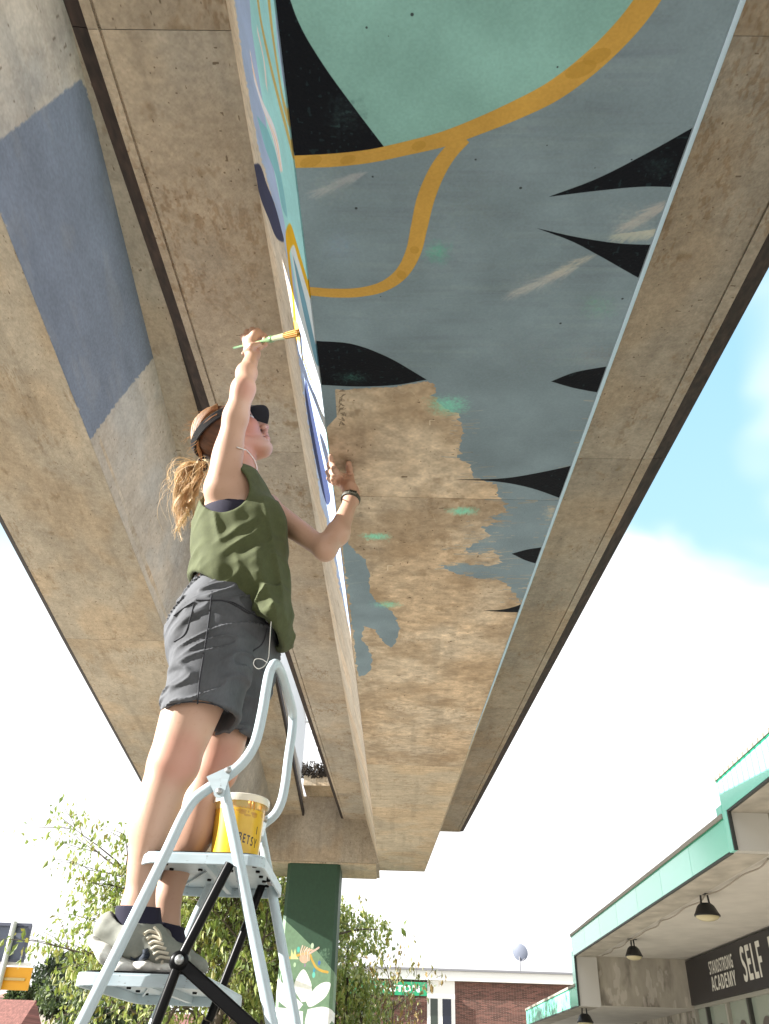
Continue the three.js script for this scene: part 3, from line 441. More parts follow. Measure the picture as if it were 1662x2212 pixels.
  const L0 = 15.44 - 9.5; const text = (t, zA, zB, y0, hgt, font = 'bold') => { const X = (z) => (15.44 + z) / L0 * 2048; ctx.save(); ctx.font = `${font} 100px sans-serif`; const w = ctx.measureText(t).width; ctx.translate(X(zA), y0); ctx.scale((X(zB) - X(zA)) / w, hgt / 72); ctx.fillStyle = 'rgb(214,212,202)'; ctx.fillText(t, 0, 72); ctx.restore(); };
  text('STANDSTRONG', -14.33, -13.28, 62, 88); text('ACADEMY', -14.33, -13.28, 166, 96); text('SELF', -12.98, -12.2, 40, 216); text('DEFENCE', -11.95, -10.4, 40, 216);
  const st = new THREE.CanvasTexture(cv); st.colorSpace = THREE.SRGBColorSpace; st.magFilter = THREE.LinearFilter;
  const g = boxAt(-0.06, -0.305, -2.04, 0.045, 0.315, 3.9); planarUV(g, (v) => (v.z + 2.04) / L0, (v) => (v.y + 0.305) / 0.62);
  part('board', g, new THREE.MeshStandardMaterial({ map: st, roughness: 0.4 }), sg);
  // floodlights under the canopy
  const lampM = std(lin(0.012, 0.012, 0.013), 0.4), glassM = std(srgb(196, 186, 150), 0.15);
  const flood = (px, py, yb, label, turn = 0) => {
    const p = onH(px, py, yb - CAM_H - 0.02), t = thing('floodlight', label, 'floodlight', [p.x, yb + 0.01, p.z], 'floodlights under the canopy'); t.rotation.y = turn;
    const hood = new THREE.LatheGeometry([[0.0, 0.10], [0.07, 0.10], [0.11, 0.07], [0.15, 0.0], [0.165, -0.02], [0.165, -0.035], [0.15, -0.035]].map((q) => new THREE.Vector2(...q)), 28); hood.scale(0.86, 0.95, 0.7); hood.translate(0, -0.2, 0); part('hood', hood, lampM, t);
    const gl = new THREE.SphereGeometry(0.15, 24, 8, 0, 7, Math.PI / 2, Math.PI / 2); gl.scale(0.86, 0.33, 0.7); gl.translate(0, -0.233, 0); part('glass', gl, glassM, t);
    for (const s of [-1, 1]) part('bracket', rod(new V3(s * 0.05, -0.12, 0), new V3(s * 0.04, 0.002, 0), 0.011), lampM, t);
    part('mount', new RoundedBoxGeometry(0.14, 0.02, 0.1, 2, 0.006).translate(0, -0.006, 0), lampM, t);
  };
  flood(1521, 1935, secs[1][3] + 0.015, 'black floodlight under the canopy, nearest of three, beside the sign board', 0.25);
  flood(1366, 2032, secs[1][3] + 0.015, 'black floodlight under the canopy, near the stained step wall', 0.9);
  flood(1262, 2178, secs[2][3] + 0.015, 'black floodlight under the lowest, farthest part of the canopy', 0.5);
}

// ───────────────────────── brick shop building behind, with name board, dish ─────────────────────────
{
  const Z = -40, bb = thing('brick_building', 'flat roofed red brown brick building with white fascia behind the canopy', 'building', [4, 0, Z]);
  const at = (px, py, dz = 0) => loc(onZ(px, py, Z + dz), bb);
  const brick = new THREE.MeshStandardMaterial({ roughness: 0.9 });
  const bt = tex(512, 512, (i, j) => { const row = Math.floor(j / 16), x = (i + (row % 2) * 16) % 512, c = Math.floor(x / 32), k = 0.75 + 0.5 * hsh(c, row, 3), m = (j % 16) < 2 || (x % 32) < 2; return m ? [128, 112, 100] : [98 * k, 66 * k, 58 * k]; });
  bt.wrapS = bt.wrapT = THREE.RepeatWrapping; brick.map = bt; 
  const top = at(1240, 2103).y, wb = at(1240, 2128).y;
  const bw = (n, m, x0, y0, x1, y1, z0, z1) => { const g = boxAt(x0, y0, z0, x1, y1, z1); planarUV(g, (v) => (v.x + v.z) / 3.6, (v) => v.y / 1.2); return part(n, g, m, bb); };
  const xl = at(700, 2150).x, xp = at(923, 2150).x, xq = at(983, 2150).x;
  bw('wall', brick, xl - 4, 0, xp, wb - 0.02, 0, -8); bw('wall', brick, xq, 0, 16, wb - 0.02, 0, -8);
  const wh = std(srgb(236, 236, 232), 0.6), gry = std(srgb(128, 128, 132), 0.6);
  bw('roof_fascia', wh, xl - 4.2, wb, 16, top - 0.08, 0.25, -8); bw('roof_edge', gry, xl - 4.3, top - 0.078, 16, top, 0.35, -8);
  bw('pilaster', wh, xp + 0.003, 0, xq - 0.003, wb - 0.004, 0.06, -8);
  for (const [a, c] of [[930, 946], [956, 975]]) { const x0 = at(a, 2190).x, x1 = at(c, 2190).x, y1 = at(950, 2158).y; const f = bw('window', wh, x0 - 0.05, 0.4, x1 + 0.05, y1 + 0.05, 0.061, 0.09); const p = new THREE.Mesh(boxAt(x0, 0.5, 0.091, x1, y1, 0.1), std(a > 950 ? srgb(28, 32, 46) : srgb(58, 66, 58), 0.1)); p.name = 'pane'; f.add(p); }
  // name board
  const x0 = at(745, 2110).x, x1 = at(923, 2110).x - 0.02, y1 = at(923, 2124).y, y0 = at(923, 2153).y, L = x1 - x0, H = y1 - y0;
  const sg = thing('name_board', 'green name board with white capitals half hidden by leaves', 'sign', [4 + (x0 + x1) / 2, (y0 + y1) / 2, Z]);
  const cv = document.createElement('canvas'); cv.width = 1024; cv.height = 160; const ctx = cv.getContext('2d'); ctx.fillStyle = 'rgb(36,150,104)'; ctx.fillRect(0, 0, 1024, 160); ctx.fillStyle = '#fff'; ctx.font = 'bold 110px sans-serif'; const tw = ctx.measureText('WELLINGTON').width; ctx.save(); ctx.translate(16, 0); ctx.scale(930 / tw, 1); ctx.fillText('WELLINGTON', 0, 120); ctx.restore();
  const t = new THREE.CanvasTexture(cv); t.colorSpace = THREE.SRGBColorSpace; t.magFilter = THREE.LinearFilter;
  const g = boxAt(-L / 2, -H / 2, 0.26, L / 2, H / 2, 0.36); planarUV(g, (v) => (v.x + L / 2) / L, (v) => (v.y + H / 2) / H); part('board', g, new THREE.MeshStandardMaterial({ map: t, roughness: 0.5 }), sg);
  // satellite dish on the roof
  const dp = onZ(1123, 2058, -42), ds = thing('satellite_dish', 'small grey satellite dish on the white roof of the brick building', 'satellite dish', [dp.x, onZ(1123, 2106, -42).y, dp.z]);
  const R = 0.36, dg = new THREE.SphereGeometry(0.9, 24, 8, 0, 7, 0, Math.asin(R / 0.9)); dg.translate(0, -0.9, 0); dg.rotateX(Math.PI / 2 + 0.3); dg.rotateY(-0.5); dg.translate(0, dp.y - ds.position.y, 0);
  part('dish', dg, std(srgb(108, 114, 128), 0.5, { side: THREE.DoubleSide }), ds); const hh = dp.y - ds.position.y;
  part('mast', rod(new V3(0, -0.05, -0.1), new V3(0, hh, -0.1), 0.03), gry, ds); part('feed_arm', rod(new V3(0.05, hh - 0.36, -0.02), new V3(0.15, hh - 0.28, 0.5), 0.015), gry, ds); part('base', boxAt(-0.3, -0.08, -0.3, 0.3, 0.04, 0.1), gry, ds);
}

// ───────────────────────── road signs seen from behind, left ─────────────────────────
{
  const Z = -20, sg = thing('road_sign', 'grey back of a large road sign with a yellow panel below, at the far left', 'road sign', [onZ(8, 2100, Z).x, 0, Z]);
  const at = (px, py) => loc(onZ(px, py, Z), sg), a = at(-60, 1996), b = at(72, 1996), c = at(72, 2080), d = at(-60, 2088), e = at(60, 2140);
  const gm = std(srgb(92, 98, 112), 0.5, { metalness: 0.3 }), rim = std(srgb(70, 74, 90), 0.5);
  part('back_panel', boxAt(a.x, c.y, 0, b.x, b.y - 0.03, 0.03), gm, sg);
  part('frame', merge([boxAt(a.x, b.y - 0.06, 0.031, b.x, b.y, 0.08), boxAt(b.x - 0.05, c.y, 0.031, b.x, b.y - 0.061, 0.08), boxAt(a.x, c.y, 0.031, b.x - 0.051, c.y + 0.05, 0.08)]), rim, sg);
  part('sticker', boxAt(at(44, 2073).x, at(44, 2073).y, 0.031, at(57, 2073).x, at(57, 2065).y, 0.034), std(srgb(170, 176, 186), 0.5), sg);
  part('edge_panel', boxAt(a.x, c.y - 0.06, -0.03, c.x - 0.05, c.y - 0.003, 0.02), std(srgb(230, 230, 228), 0.6), sg);
  part('yellow_panel', boxAt(a.x, e.y, -0.02, e.x, c.y - 0.09, 0.02), std(srgb(226, 160, 30), 0.5), sg);
  part('panel_rail', boxAt(a.x, (e.y + d.y) / 2 - 0.03, 0.021, e.x - 0.1, (e.y + d.y) / 2 + 0.02, 0.05), std(srgb(196, 170, 110), 0.4), sg);
  for (const px of [10, -50]) part('post', rod(new V3(at(px, 2100).x, 0, 0.12), new V3(at(px, 2100).x, b.y + 0.02, 0.12), 0.06, 0.06, 14), std(srgb(190, 192, 190), 0.4, { metalness: 0.4 }), sg);
}

// ───────────────────────── trees, bushes, roofs ─────────────────────────
function leafGeometry(len, wid) { // a pointed leaf folded along its rib
  const g = new THREE.BufferGeometry(); const w = wid / 2;
  g.setAttribute('position', new THREE.Float32BufferAttribute([0, 0, 0, -w, len * 0.45, w * 0.5, 0, len, 0, 0, 0, 0, 0, len, 0, w, len * 0.45, w * 0.5], 3));
  return g;
}
function leaves(list, len, wid, seed, palette) { // one geometry of many leaves: list of [point, spread]
  const r = rng(seed), P = [], C = [], N = []; const m = new THREE.Matrix4(), q = new THREE.Quaternion(), e = new THREE.Euler(), v = new V3(), base = leafGeometry(1, 1).attributes.position.array;
  for (const p of list) {
    e.set(Math.PI * (0.75 + 0.5 * (r() - 0.5) * 1.6), r() * 7, (r() - 0.5) * 1.2); q.setFromEuler(e); const s = 0.65 + r() * 0.6; m.compose(p, q, new V3(wid * s, len * s, wid * s));
    const c = palette[Math.floor(r() * palette.length)], k = 0.8 + r() * 0.4; const o = [];
    for (let i = 0; i < 18; i += 3) { v.set(base[i], base[i + 1], base[i + 2]).applyMatrix4(m); P.push(v.x, v.y, v.z); o.push(v.clone()); C.push(c[0] * k, c[1] * k, c[2] * k); }
    for (let t = 0; t < 2; t++) { const n = new V3().subVectors(o[t * 3 + 1], o[t * 3]).cross(new V3().subVectors(o[t * 3 + 2], o[t * 3])).normalize(); for (let i = 0; i < 3; i++) N.push(n.x, n.y, n.z); }
  }
  const g = new THREE.BufferGeometry(); g.setAttribute('position', new THREE.Float32BufferAttribute(P, 3)); g.setAttribute('normal', new THREE.Float32BufferAttribute(N, 3)); g.setAttribute('color', new THREE.Float32BufferAttribute(C, 3)); return g;
}
const leafMat = new THREE.MeshPhysicalMaterial({ vertexColors: true, roughness: 0.75, transmission: 0.5, thickness: 0, side: THREE.DoubleSide });
const barkMat = std(lin(0.06, 0.045, 0.035), 0.95), twigMat = std(lin(0.10, 0.08, 0.06), 0.95);
function growTree(name, label, pos, o) { // trunk, limbs that end in twigs, leaves on the twigs
  const r = rng(o.seed), t = thing(name, label, 'tree', pos, o.group), wood = [], tips = [];
  const limb = (a, dir, len, rad0, lvl) => {
    const pts = [a.clone()], d = dir.clone(); let p = a.clone(); const n = 5;
    for (let i = 0; i < n; i++) { d.x += (r() - 0.5) * 0.35; d.z += (r() - 0.5) * 0.35; d.y += (r() - 0.5) * 0.2 + (lvl > 1 ? -0.04 : 0.03); d.normalize(); p = p.clone().addScaledVector(d, len / n); pts.push(p); if (lvl >= o.levels - 1) { const k = o.per; for (let q = 0; q < k; q++) tips.push(p.clone().add(new V3((r() - 0.5), (r() - 0.6), (r() - 0.5)).multiplyScalar(o.clump))); } }
    for (let i = 0; i < n; i++) wood.push(rod(pts[i], pts[i + 1], Math.max(0.005, rad0 * (1 - 0.14 * i)), Math.max(0.004, rad0 * (1 - 0.14 * (i + 1))), lvl > 1 ? 4 : 7));
    if (lvl < o.levels) { const c = o.forks[lvl]; for (let i = 0; i < c; i++) { const at = pts[2 + Math.floor(r() * 4)], a2 = r() * 6.283, sp = o.spread[lvl]; const nd = d.clone().add(new V3(Math.cos(a2) * sp, (r() - 0.35) * sp * 0.8, Math.sin(a2) * sp)).normalize(); limb(at, nd, len * (0.55 + r() * 0.3), rad0 * 0.5, lvl + 1); } }
  };
  limb(new V3(0, 0, 0), new V3(o.lean ?? 0, 1, 0), o.trunk, o.r0, 0);
  part('trunk', merge(wood.slice(0, 5)), barkMat, t); if (wood.length > 5) part('branches', merge(wood.slice(5)), twigMat, t);
  const keep = tips.filter((p) => !o.keep || o.keep(p, r));
  const crown = part('crown', leaves(keep, o.leaf, o.leaf * 0.45, o.seed + 1, o.palette), leafMat, t); crown.userData.kind = 'stuff';
  return [keep.length, t];
}
const GREEN = [[0.22, 0.29, 0.05], [0.29, 0.36, 0.07], [0.16, 0.23, 0.04], [0.37, 0.40, 0.10]], YEL = [[0.26, 0.24, 0.04], [0.30, 0.20, 0.05]];
{
  const p = onZ(458, 2040, -17.5);
  growTree('street_tree', 'leafy street tree behind the ladder, its light crown spreading past the green column', [p.x, 0, p.z], { seed: 12, levels: 4, trunk: 2.6, r0: 0.15, forks: [11, 6, 4, 3], spread: [0.95, 1.0, 1.0, 1.0], per: 4, clump: 0.5, leaf: 0.16, palette: [...GREEN, ...GREEN, ...YEL.slice(0, 1)] });
  const q = onZ(850, 2110, -22);
  growTree('young_tree', 'sparse yellowing young tree in front of the brick building', [q.x, 0, q.z], { seed: 31, levels: 3, trunk: 2.0, r0: 0.05, forks: [7, 4, 3], spread: [0.6, 0.8, 0.9], per: 3, clump: 0.3, leaf: 0.16, palette: [...YEL, [0.20, 0.19, 0.05], [0.14, 0.16, 0.05]] });
}
function bush(name, label, cat, cx, cy, cz, rx, ry, rz, n, leaf, palette, seed, lump = 0.35) {
  const r = rng(seed), t = thing(name, label, cat, [cx, 0, cz]), list = [];
  const lumps = []; for (let i = 0; i < 26; i++) { const a = r() * 6.283, b = Math.acos(1 - 2 * r()); lumps.push(new V3(Math.sin(b) * Math.cos(a) * rx * 0.8, cy + Math.cos(b) * ry * 0.8, Math.sin(b) * Math.sin(a) * rz * 0.8)); }
  while (list.length < n) { const l = lumps[Math.floor(r() * 26)], a = r() * 6.283, b = Math.acos(1 - 2 * r()), k = (0.75 + 0.3 * r()) * lump * Math.min(rx, ry) * 1.3; const p = new V3(l.x + Math.sin(b) * Math.cos(a) * k, l.y + Math.cos(b) * k, l.z + Math.sin(b) * Math.sin(a) * k); if (p.y > 0) list.push(p); }
  const c = part('foliage', leaves(list, leaf, leaf * 0.55, seed + 1, palette), leafMat, t); c.userData.kind = 'stuff';
  part('stem', merge(lumps.slice(0, 8).map((l) => rod(new V3(0, 0, 0), l, 0.06, 0.02, 5))), barkMat, t);
}
{
  const at = (px, py, z) => onZ(px, py, z); let a = at(120, 2105, -62);
  bush('conifer_tree', 'dark conifer on the skyline at left, above the bushes', 'tree', at(178, 2100, -62).x, at(178, 2125, -62).y, -62, 3.2, 1.7, 2, 5200, 0.42, [[0.035, 0.06, 0.02], [0.05, 0.075, 0.03]], 51);
  bush('conifer_tree', 'lower dark conifer with drooping boughs, left end of the skyline trees', 'tree', at(128, 2128, -60).x, at(128, 2138, -60).y, -60, 1.9, 0.7, 1.6, 2600, 0.36, [[0.035, 0.06, 0.02], [0.05, 0.075, 0.03]], 52);
  bush('leafy_bush', 'broad green bush at lower left behind the ladder rails', 'bush', at(165, 2190, -38).x, at(165, 2200, -38).y, -38, 1.9, 1.35, 1.6, 6500, 0.24, [[0.09, 0.13, 0.03], [0.06, 0.10, 0.025], [0.12, 0.16, 0.05]], 53);
  bush('leafy_bush', 'darker green bush between the ladder rails at the bottom', 'bush', at(262, 2205, -34).x, at(262, 2205, -34).y, -34, 1.6, 0.9, 1.4, 4200, 0.22, [[0.05, 0.08, 0.02], [0.07, 0.11, 0.03]], 54);
  bush('leafy_tree', 'dense yellow green tree close behind the green column, on its right', 'tree', at(752, 2080, -19).x, at(752, 2100, -19).y, -19, 0.8, 1.5, 0.8, 4000, 0.115, [...GREEN, [0.42, 0.43, 0.12]], 57);
  bush('leafy_tree', 'lower yellow green tree between the ladder legs and the green column', 'tree', at(520, 2140, -19.5).x, at(520, 2150, -19.5).y, -19.5, 1.2, 1.2, 0.8, 4000, 0.115, [...GREEN, [0.42, 0.43, 0.12]], 58);
  bush('hedge', 'small clipped green hedge above the red roof at far left', 'hedge', at(68, 2150, -58).x, at(68, 2152, -58).y, -58, 1.7, 0.5, 0.8, 2600, 0.3, [[0.06, 0.11, 0.02], [0.09, 0.14, 0.03]], 55);
  // roofs
  const roofM = (c, s) => { const t = tex(256, 256, (i, j) => { const k = 0.86 + 0.28 * vn2(Math.floor(i / 8) + 0.5 * Math.floor(j / 10 % 2), Math.floor(j / 10), s) - ((j % 10) < 2 ? 0.12 : 0); return c.map((v) => v * k); }); t.repeat.set(3, 2); return new THREE.MeshStandardMaterial({ map: t, roughness: 0.9 }); };
  const house = (name, label, p0, p1, yEave, yRidge, z, depth, rc, wc, extra) => {
    const cx = (p0 + p1) / 2, w = (p1 - p0) / 2, h = thing(name, label, 'house', [cx, 0, z]);
    const wallG = boxAt(-w, 0, -depth, w, yEave, 0); part('wall', wallG, std(srgb(...wc), 0.9), h);
    const rs = [[-w - 0.2, yEave - 0.1], [w + 0.2, yEave - 0.1], [w + 0.2, yEave], [0, 0]];
    // ridge runs along x: a roof plane towards us, a gable at each end
    const g = new THREE.BufferGeometry(), zr = -depth / 2, e = 0.25; const A = [-w - e, yEave, e], B = [w + e, yEave, e], C = [w + e * 0.4, yRidge, zr], D = [-w - e * 0.4, yRidge, zr], E = [-w - e, yEave, -depth - e], G = [w + e, yEave, -depth - e];
    g.setAttribute('position', new THREE.Float32BufferAttribute([...A, ...B, ...C, ...A, ...C, ...D, ...G, ...E, ...D, ...G, ...D, ...C, ...B, ...G, ...C, ...E, ...A, ...D, ...A, ...E, ...G, ...A, ...G, ...B], 3));
    planarUV(g, (v) => v.x / 4, (v) => (v.y - yEave) / 3); g.computeVertexNormals(); const rf = part('roof', g, rc, h);
    if (extra) extra(h, w, yEave, yRidge, depth, rf); return h;
  };
  a = at(-40, 2157, -46); let b2 = at(75, 2157, -46);
  house('red_roof_house', 'long brownish red roof at the lower left corner', a.x, b2.x, a.y - 2.4, a.y, -43, 6, roofM([128, 86, 78], 61), [150, 120, 104]);
  a = at(52, 2120, -80); b2 = at(96, 2120, -80);
  { const h = house('gabled_house', 'pink roofed house with grey gable wall beside the yellow sign panel', a.x, b2.x, at(70, 2142, -80).y, at(70, 2117, -80).y, -80, 5, roofM([190, 150, 138], 62), [140, 136, 146], (h, w, ye) => { const g = new THREE.BufferGeometry(); }); h.rotation.y = -0.75; }
  a = at(92, 2150, -74); b2 = at(140, 2150, -74);
  house('far_house', 'low reddish roofs between the hedge and the bush, far left', a.x, b2.x, at(100, 2158, -74).y, at(100, 2146, -74).y, -74, 5, roofM([176, 126, 114], 63), [196, 186, 176]);
  a = at(-10, 2150, -85); b2 = at(40, 2150, -85);
  house('far_house', 'distant reddish roof with chimneys under the yellow sign panel', a.x, b2.x, at(10, 2155, -85).y, at(10, 2140, -85).y, -85, 5, roofM([160, 116, 104], 64), [186, 176, 168], (h, w, ye, yr, d, rf) => { for (const s of [-0.5, 0.4]) { const c = new THREE.Mesh(boxAt(s * w - 0.3, yr - 0.5, -d / 2 - 0.3, s * w + 0.3, yr + 0.9, -d / 2 + 0.3), std(srgb(190, 140, 110), 0.9)); c.name = 'chimney'; rf.add(c); } });
  a = at(200, 2180, -52); b2 = at(420, 2180, -52);
  house('red_roof_house', 'dull red roof low behind the ladder and the tree trunk', a.x, b2.x, at(330, 2230, -52).y, at(330, 2186, -52).y, -50, 6, roofM([128, 86, 80], 65), [150, 120, 104]);
}

// ───────────────────────── step ladder, paint tub, brush ─────────────────────────
const steel = std(srgb(190, 204, 210), 0.42), black = new THREE.MeshPhysicalMaterial({ color: lin(0.003, 0.003, 0.0035), roughness: 0.32, specularIntensity: 0.28 }), zinc = std(srgb(170, 172, 172), 0.35, { metalness: 0.7 });
{ // powder coat with small chips
  const t = tex(512, 512, (i, j) => { const k = 0.95 + 0.08 * fbm(i / 30, j / 30, 3, 500); const c = vn2(i / 7, j / 7, 501) > 0.962; return c ? [96, 94, 90] : [188 * k, 203 * k, 210 * k]; }); t.repeat.set(1, 6); steel.map = t; steel.color = lin(1, 1, 1);
}
const LOW = 0.165, TOP = 0.41;
{
  const ld = thing('step_ladder', 'pale grey tubular step ladder with looped hand rail and black braces', 'step ladder', [-0.42, 0, -2.14]);
  const W = (px, py, z) => loc(onZ(px, py, z), ld), N = -1.93, Fz = -2.35;
  const foot = (a, b) => a.clone().lerp(b, (a.y - 0.0) / (a.y - b.y));            // carry a rail on to the ground
  const near = [[184, 2195], [271, 2021], [358, 1844], [403, 1751], [425, 1722], [460, 1697], [496, 1673], [526, 1646], [547, 1615], [556, 1590], [568, 1535], [577, 1480], [583, 1452], [591, 1436]].map(([x, y]) => W(x, y, N));
  const far = [[606, 1449], [620, 1492], [630, 1526], [633, 1550], [632, 1576], [623, 1640], [616, 1697], [608, 1733], [594, 1760], [572, 1778]].map(([x, y], i) => W(x, y, i < 4 ? mix(-2.03, Fz, i / 3) : Fz));
  const ff = [[500, 1838], [435, 1956], [345, 2181]].map(([x, y]) => W(x, y, Fz));
  const path = [foot(near[1], near[0]), ...near, ...far, ...ff, foot(ff[1], ff[2])];
  part('hand_rail', tube(path, 0.0125, 12, 360), steel, ld);
  const nr = [W(481, 1688, N + 0.002), W(588, 2212, N + 0.002)], fr = [W(563, 1790, Fz - 0.002), W(640, 2212, Fz - 0.002)];
  part('rear_leg', rod(nr[0], foot(nr[0], nr[1]), 0.0125, 0.0125, 14), steel, ld); part('rear_leg', rod(fr[0], foot(fr[0], fr[1]), 0.0125, 0.0125, 14), steel, ld);
  for (const [p, dz] of [[nr[0], 0.016], [fr[0], 0.016]]) {
    const s = new THREE.Shape(); s.moveTo(-0.034, 0.004); s.lineTo(0.02, 0.032); s.lineTo(0.02, 0.02); s.lineTo(0.0125, -0.026); s.absarc(0, -0.03, 0.0125, 0, -Math.PI, true); s.closePath();
    const g = new THREE.ExtrudeGeometry(s, { depth: 0.004, bevelEnabled: false }); g.translate(p.x, p.y, p.z + dz); const br = part('bracket', g, steel, ld);
    const bolt = (x, y) => { const b = new THREE.Mesh(new THREE.SphereGeometry(0.008, 12, 8).scale(1, 1, 0.6).translate(p.x + x, p.y + y, p.z + dz + 0.005), zinc); b.name = 'bolt'; br.add(b); }; bolt(0, -0.028); bolt(0.014, 0.02);
  }
  // treads: pressed plates with a turned down rim, holes, ribs and a black mat on top
  const tread = (x0, x1, z0, z1, h) => {
    const y = h + CAM_H, c = 0.045, o = [-ld.position.x, -ld.position.z];
    const shape = (i) => { const s = new THREE.Shape(), a = x0 + i + o[0], b = x1 - i + o[0], n = -(z0 + o[1]) + i, f = -(z1 + o[1]) - i; s.moveTo(a + c, n); s.lineTo(b - c, n); s.quadraticCurveTo(b, n, b, n + c); s.lineTo(b, f - c); s.quadraticCurveTo(b, f, b - c, f); s.lineTo(a + c, f); s.quadraticCurveTo(a, f, a, f - c); s.lineTo(a, n + c); s.quadraticCurveTo(a, n, a + c, n); return s; };
    const plate = shape(0), rim = shape(0), hole = shape(0.0035); rim.holes.push(hole);
    const hs = []; for (let i = 0; i < 6; i++) { const zz = mix(z0 - 0.05, z1 + 0.06, i / 5); for (const xx of [x0 + 0.035, x0 + 0.105, x1 - 0.10, x1 - 0.035]) if (!(i % 2 && Math.abs(xx - (x0 + x1) / 2) < 0.08)) hs.push([xx + o[0], -(zz + o[1])]); }
    for (const [a, b] of hs) { const p = new THREE.Path(); p.absellipse(a, b, 0.0052, 0.0065, 0, 7, true); plate.holes.push(p); }
    const pg = new THREE.ExtrudeGeometry(plate, { depth: 0.003, bevelEnabled: false, curveSegments: 8 }); pg.rotateX(-Math.PI / 2); pg.translate(0, y - 0.003, 0);
    const t = part('tread', pg, steel, ld);
    const rg = new THREE.ExtrudeGeometry(rim, { depth: 0.019, bevelEnabled: true, bevelSize: 0.0012, bevelThickness: 0.0012, bevelSegments: 1, curveSegments: 8 }); rg.rotateX(-Math.PI / 2); rg.translate(0, y - 0.0235, 0);
    const add = (n, g, m) => { const q = new THREE.Mesh(g, m); q.name = n; t.add(q); return q; };
    add('rim', rg, steel);
    const stud = new THREE.CylinderGeometry(0.0058, 0.0052, 0.006, 10); add('stud', merge(hs.map(([a, b]) => stud.clone().translate(a, y - 0.0045, -b))), black).userData.kind = 'stuff';
    const mg = new THREE.ExtrudeGeometry(shape(0.012), { depth: 0.004, bevelEnabled: false }); mg.rotateX(-Math.PI / 2); mg.translate(0, y + 0.0005, 0); add('mat', mg, black);
    const xm = (x0 + x1) / 2 + o[0], zn = z0 + o[1] - 0.005, zf = z1 + o[1] + 0.005; add('rib', boxAt(xm - 0.006, y - 0.019, zn, xm + 0.006, y - 0.0035, zf), steel);
    add('rib', rod(new V3(x0 + o[0] + 0.02, y - 0.007, zf + 0.03), new V3(xm - 0.012, y - 0.007, zn - 0.16), 0.003, 0.003, 6), steel);
    return t;
  };
  tread(-0.655, -0.380, -1.955, -2.50, LOW); const tp = tread(-0.572, -0.292, -1.985, -2.40, TOP);
  { const y = TOP + CAM_H, g = new THREE.Mesh(boxAt(0.118, y - 0.03, 0.0, 0.127, y - 0.012, -0.05), black); g.name = 'catch'; tp.add(g); }
  for (const h of [-0.075, -0.315, -0.555]) { const dx = (h - LOW) * 0.40; tread(-0.655 + dx - 0.0, -0.392 + dx, -1.96, -2.39, h); }
  // black folding braces
  const bar = (a, b, r) => part('brace', rod(a, b, r, r, 12), black, ld);
  const j = W(388, 2077, N + 0.022), k = W(447, 2205, Fz + 0.01);
  bar(W(497, 1866, N + 0.006), j, 0.0105); bar(j, W(318, 2262, N + 0.022), 0.0105); bar(W(569, 1905, Fz + 0.006), W(452, 2205, Fz + 0.01), 0.0105); bar(k, W(380, 2400, Fz + 0.01), 0.0105);
  { const a = j, b = W(560, 2232, N + 0.012), d = b.clone().sub(a), g = new RoundedBoxGeometry(d.length(), 0.026, 0.014, 2, 0.004); g.translate(d.length() / 2, 0, 0); g.rotateZ(Math.atan2(d.y, d.x)); g.translate(a.x, a.y, a.z); part('brace', g, black, ld); }
  part('pivot', new THREE.SphereGeometry(0.02, 16, 10).scale(1, 1, 0.5).translate(j.x, j.y, j.z + 0.004), black, ld);
  part('rivet', new THREE.SphereGeometry(0.0095, 14, 10).scale(1, 1, 0.8).translate(j.x + 0.002, j.y + 0.002, j.z + 0.013), zinc, ld);
}
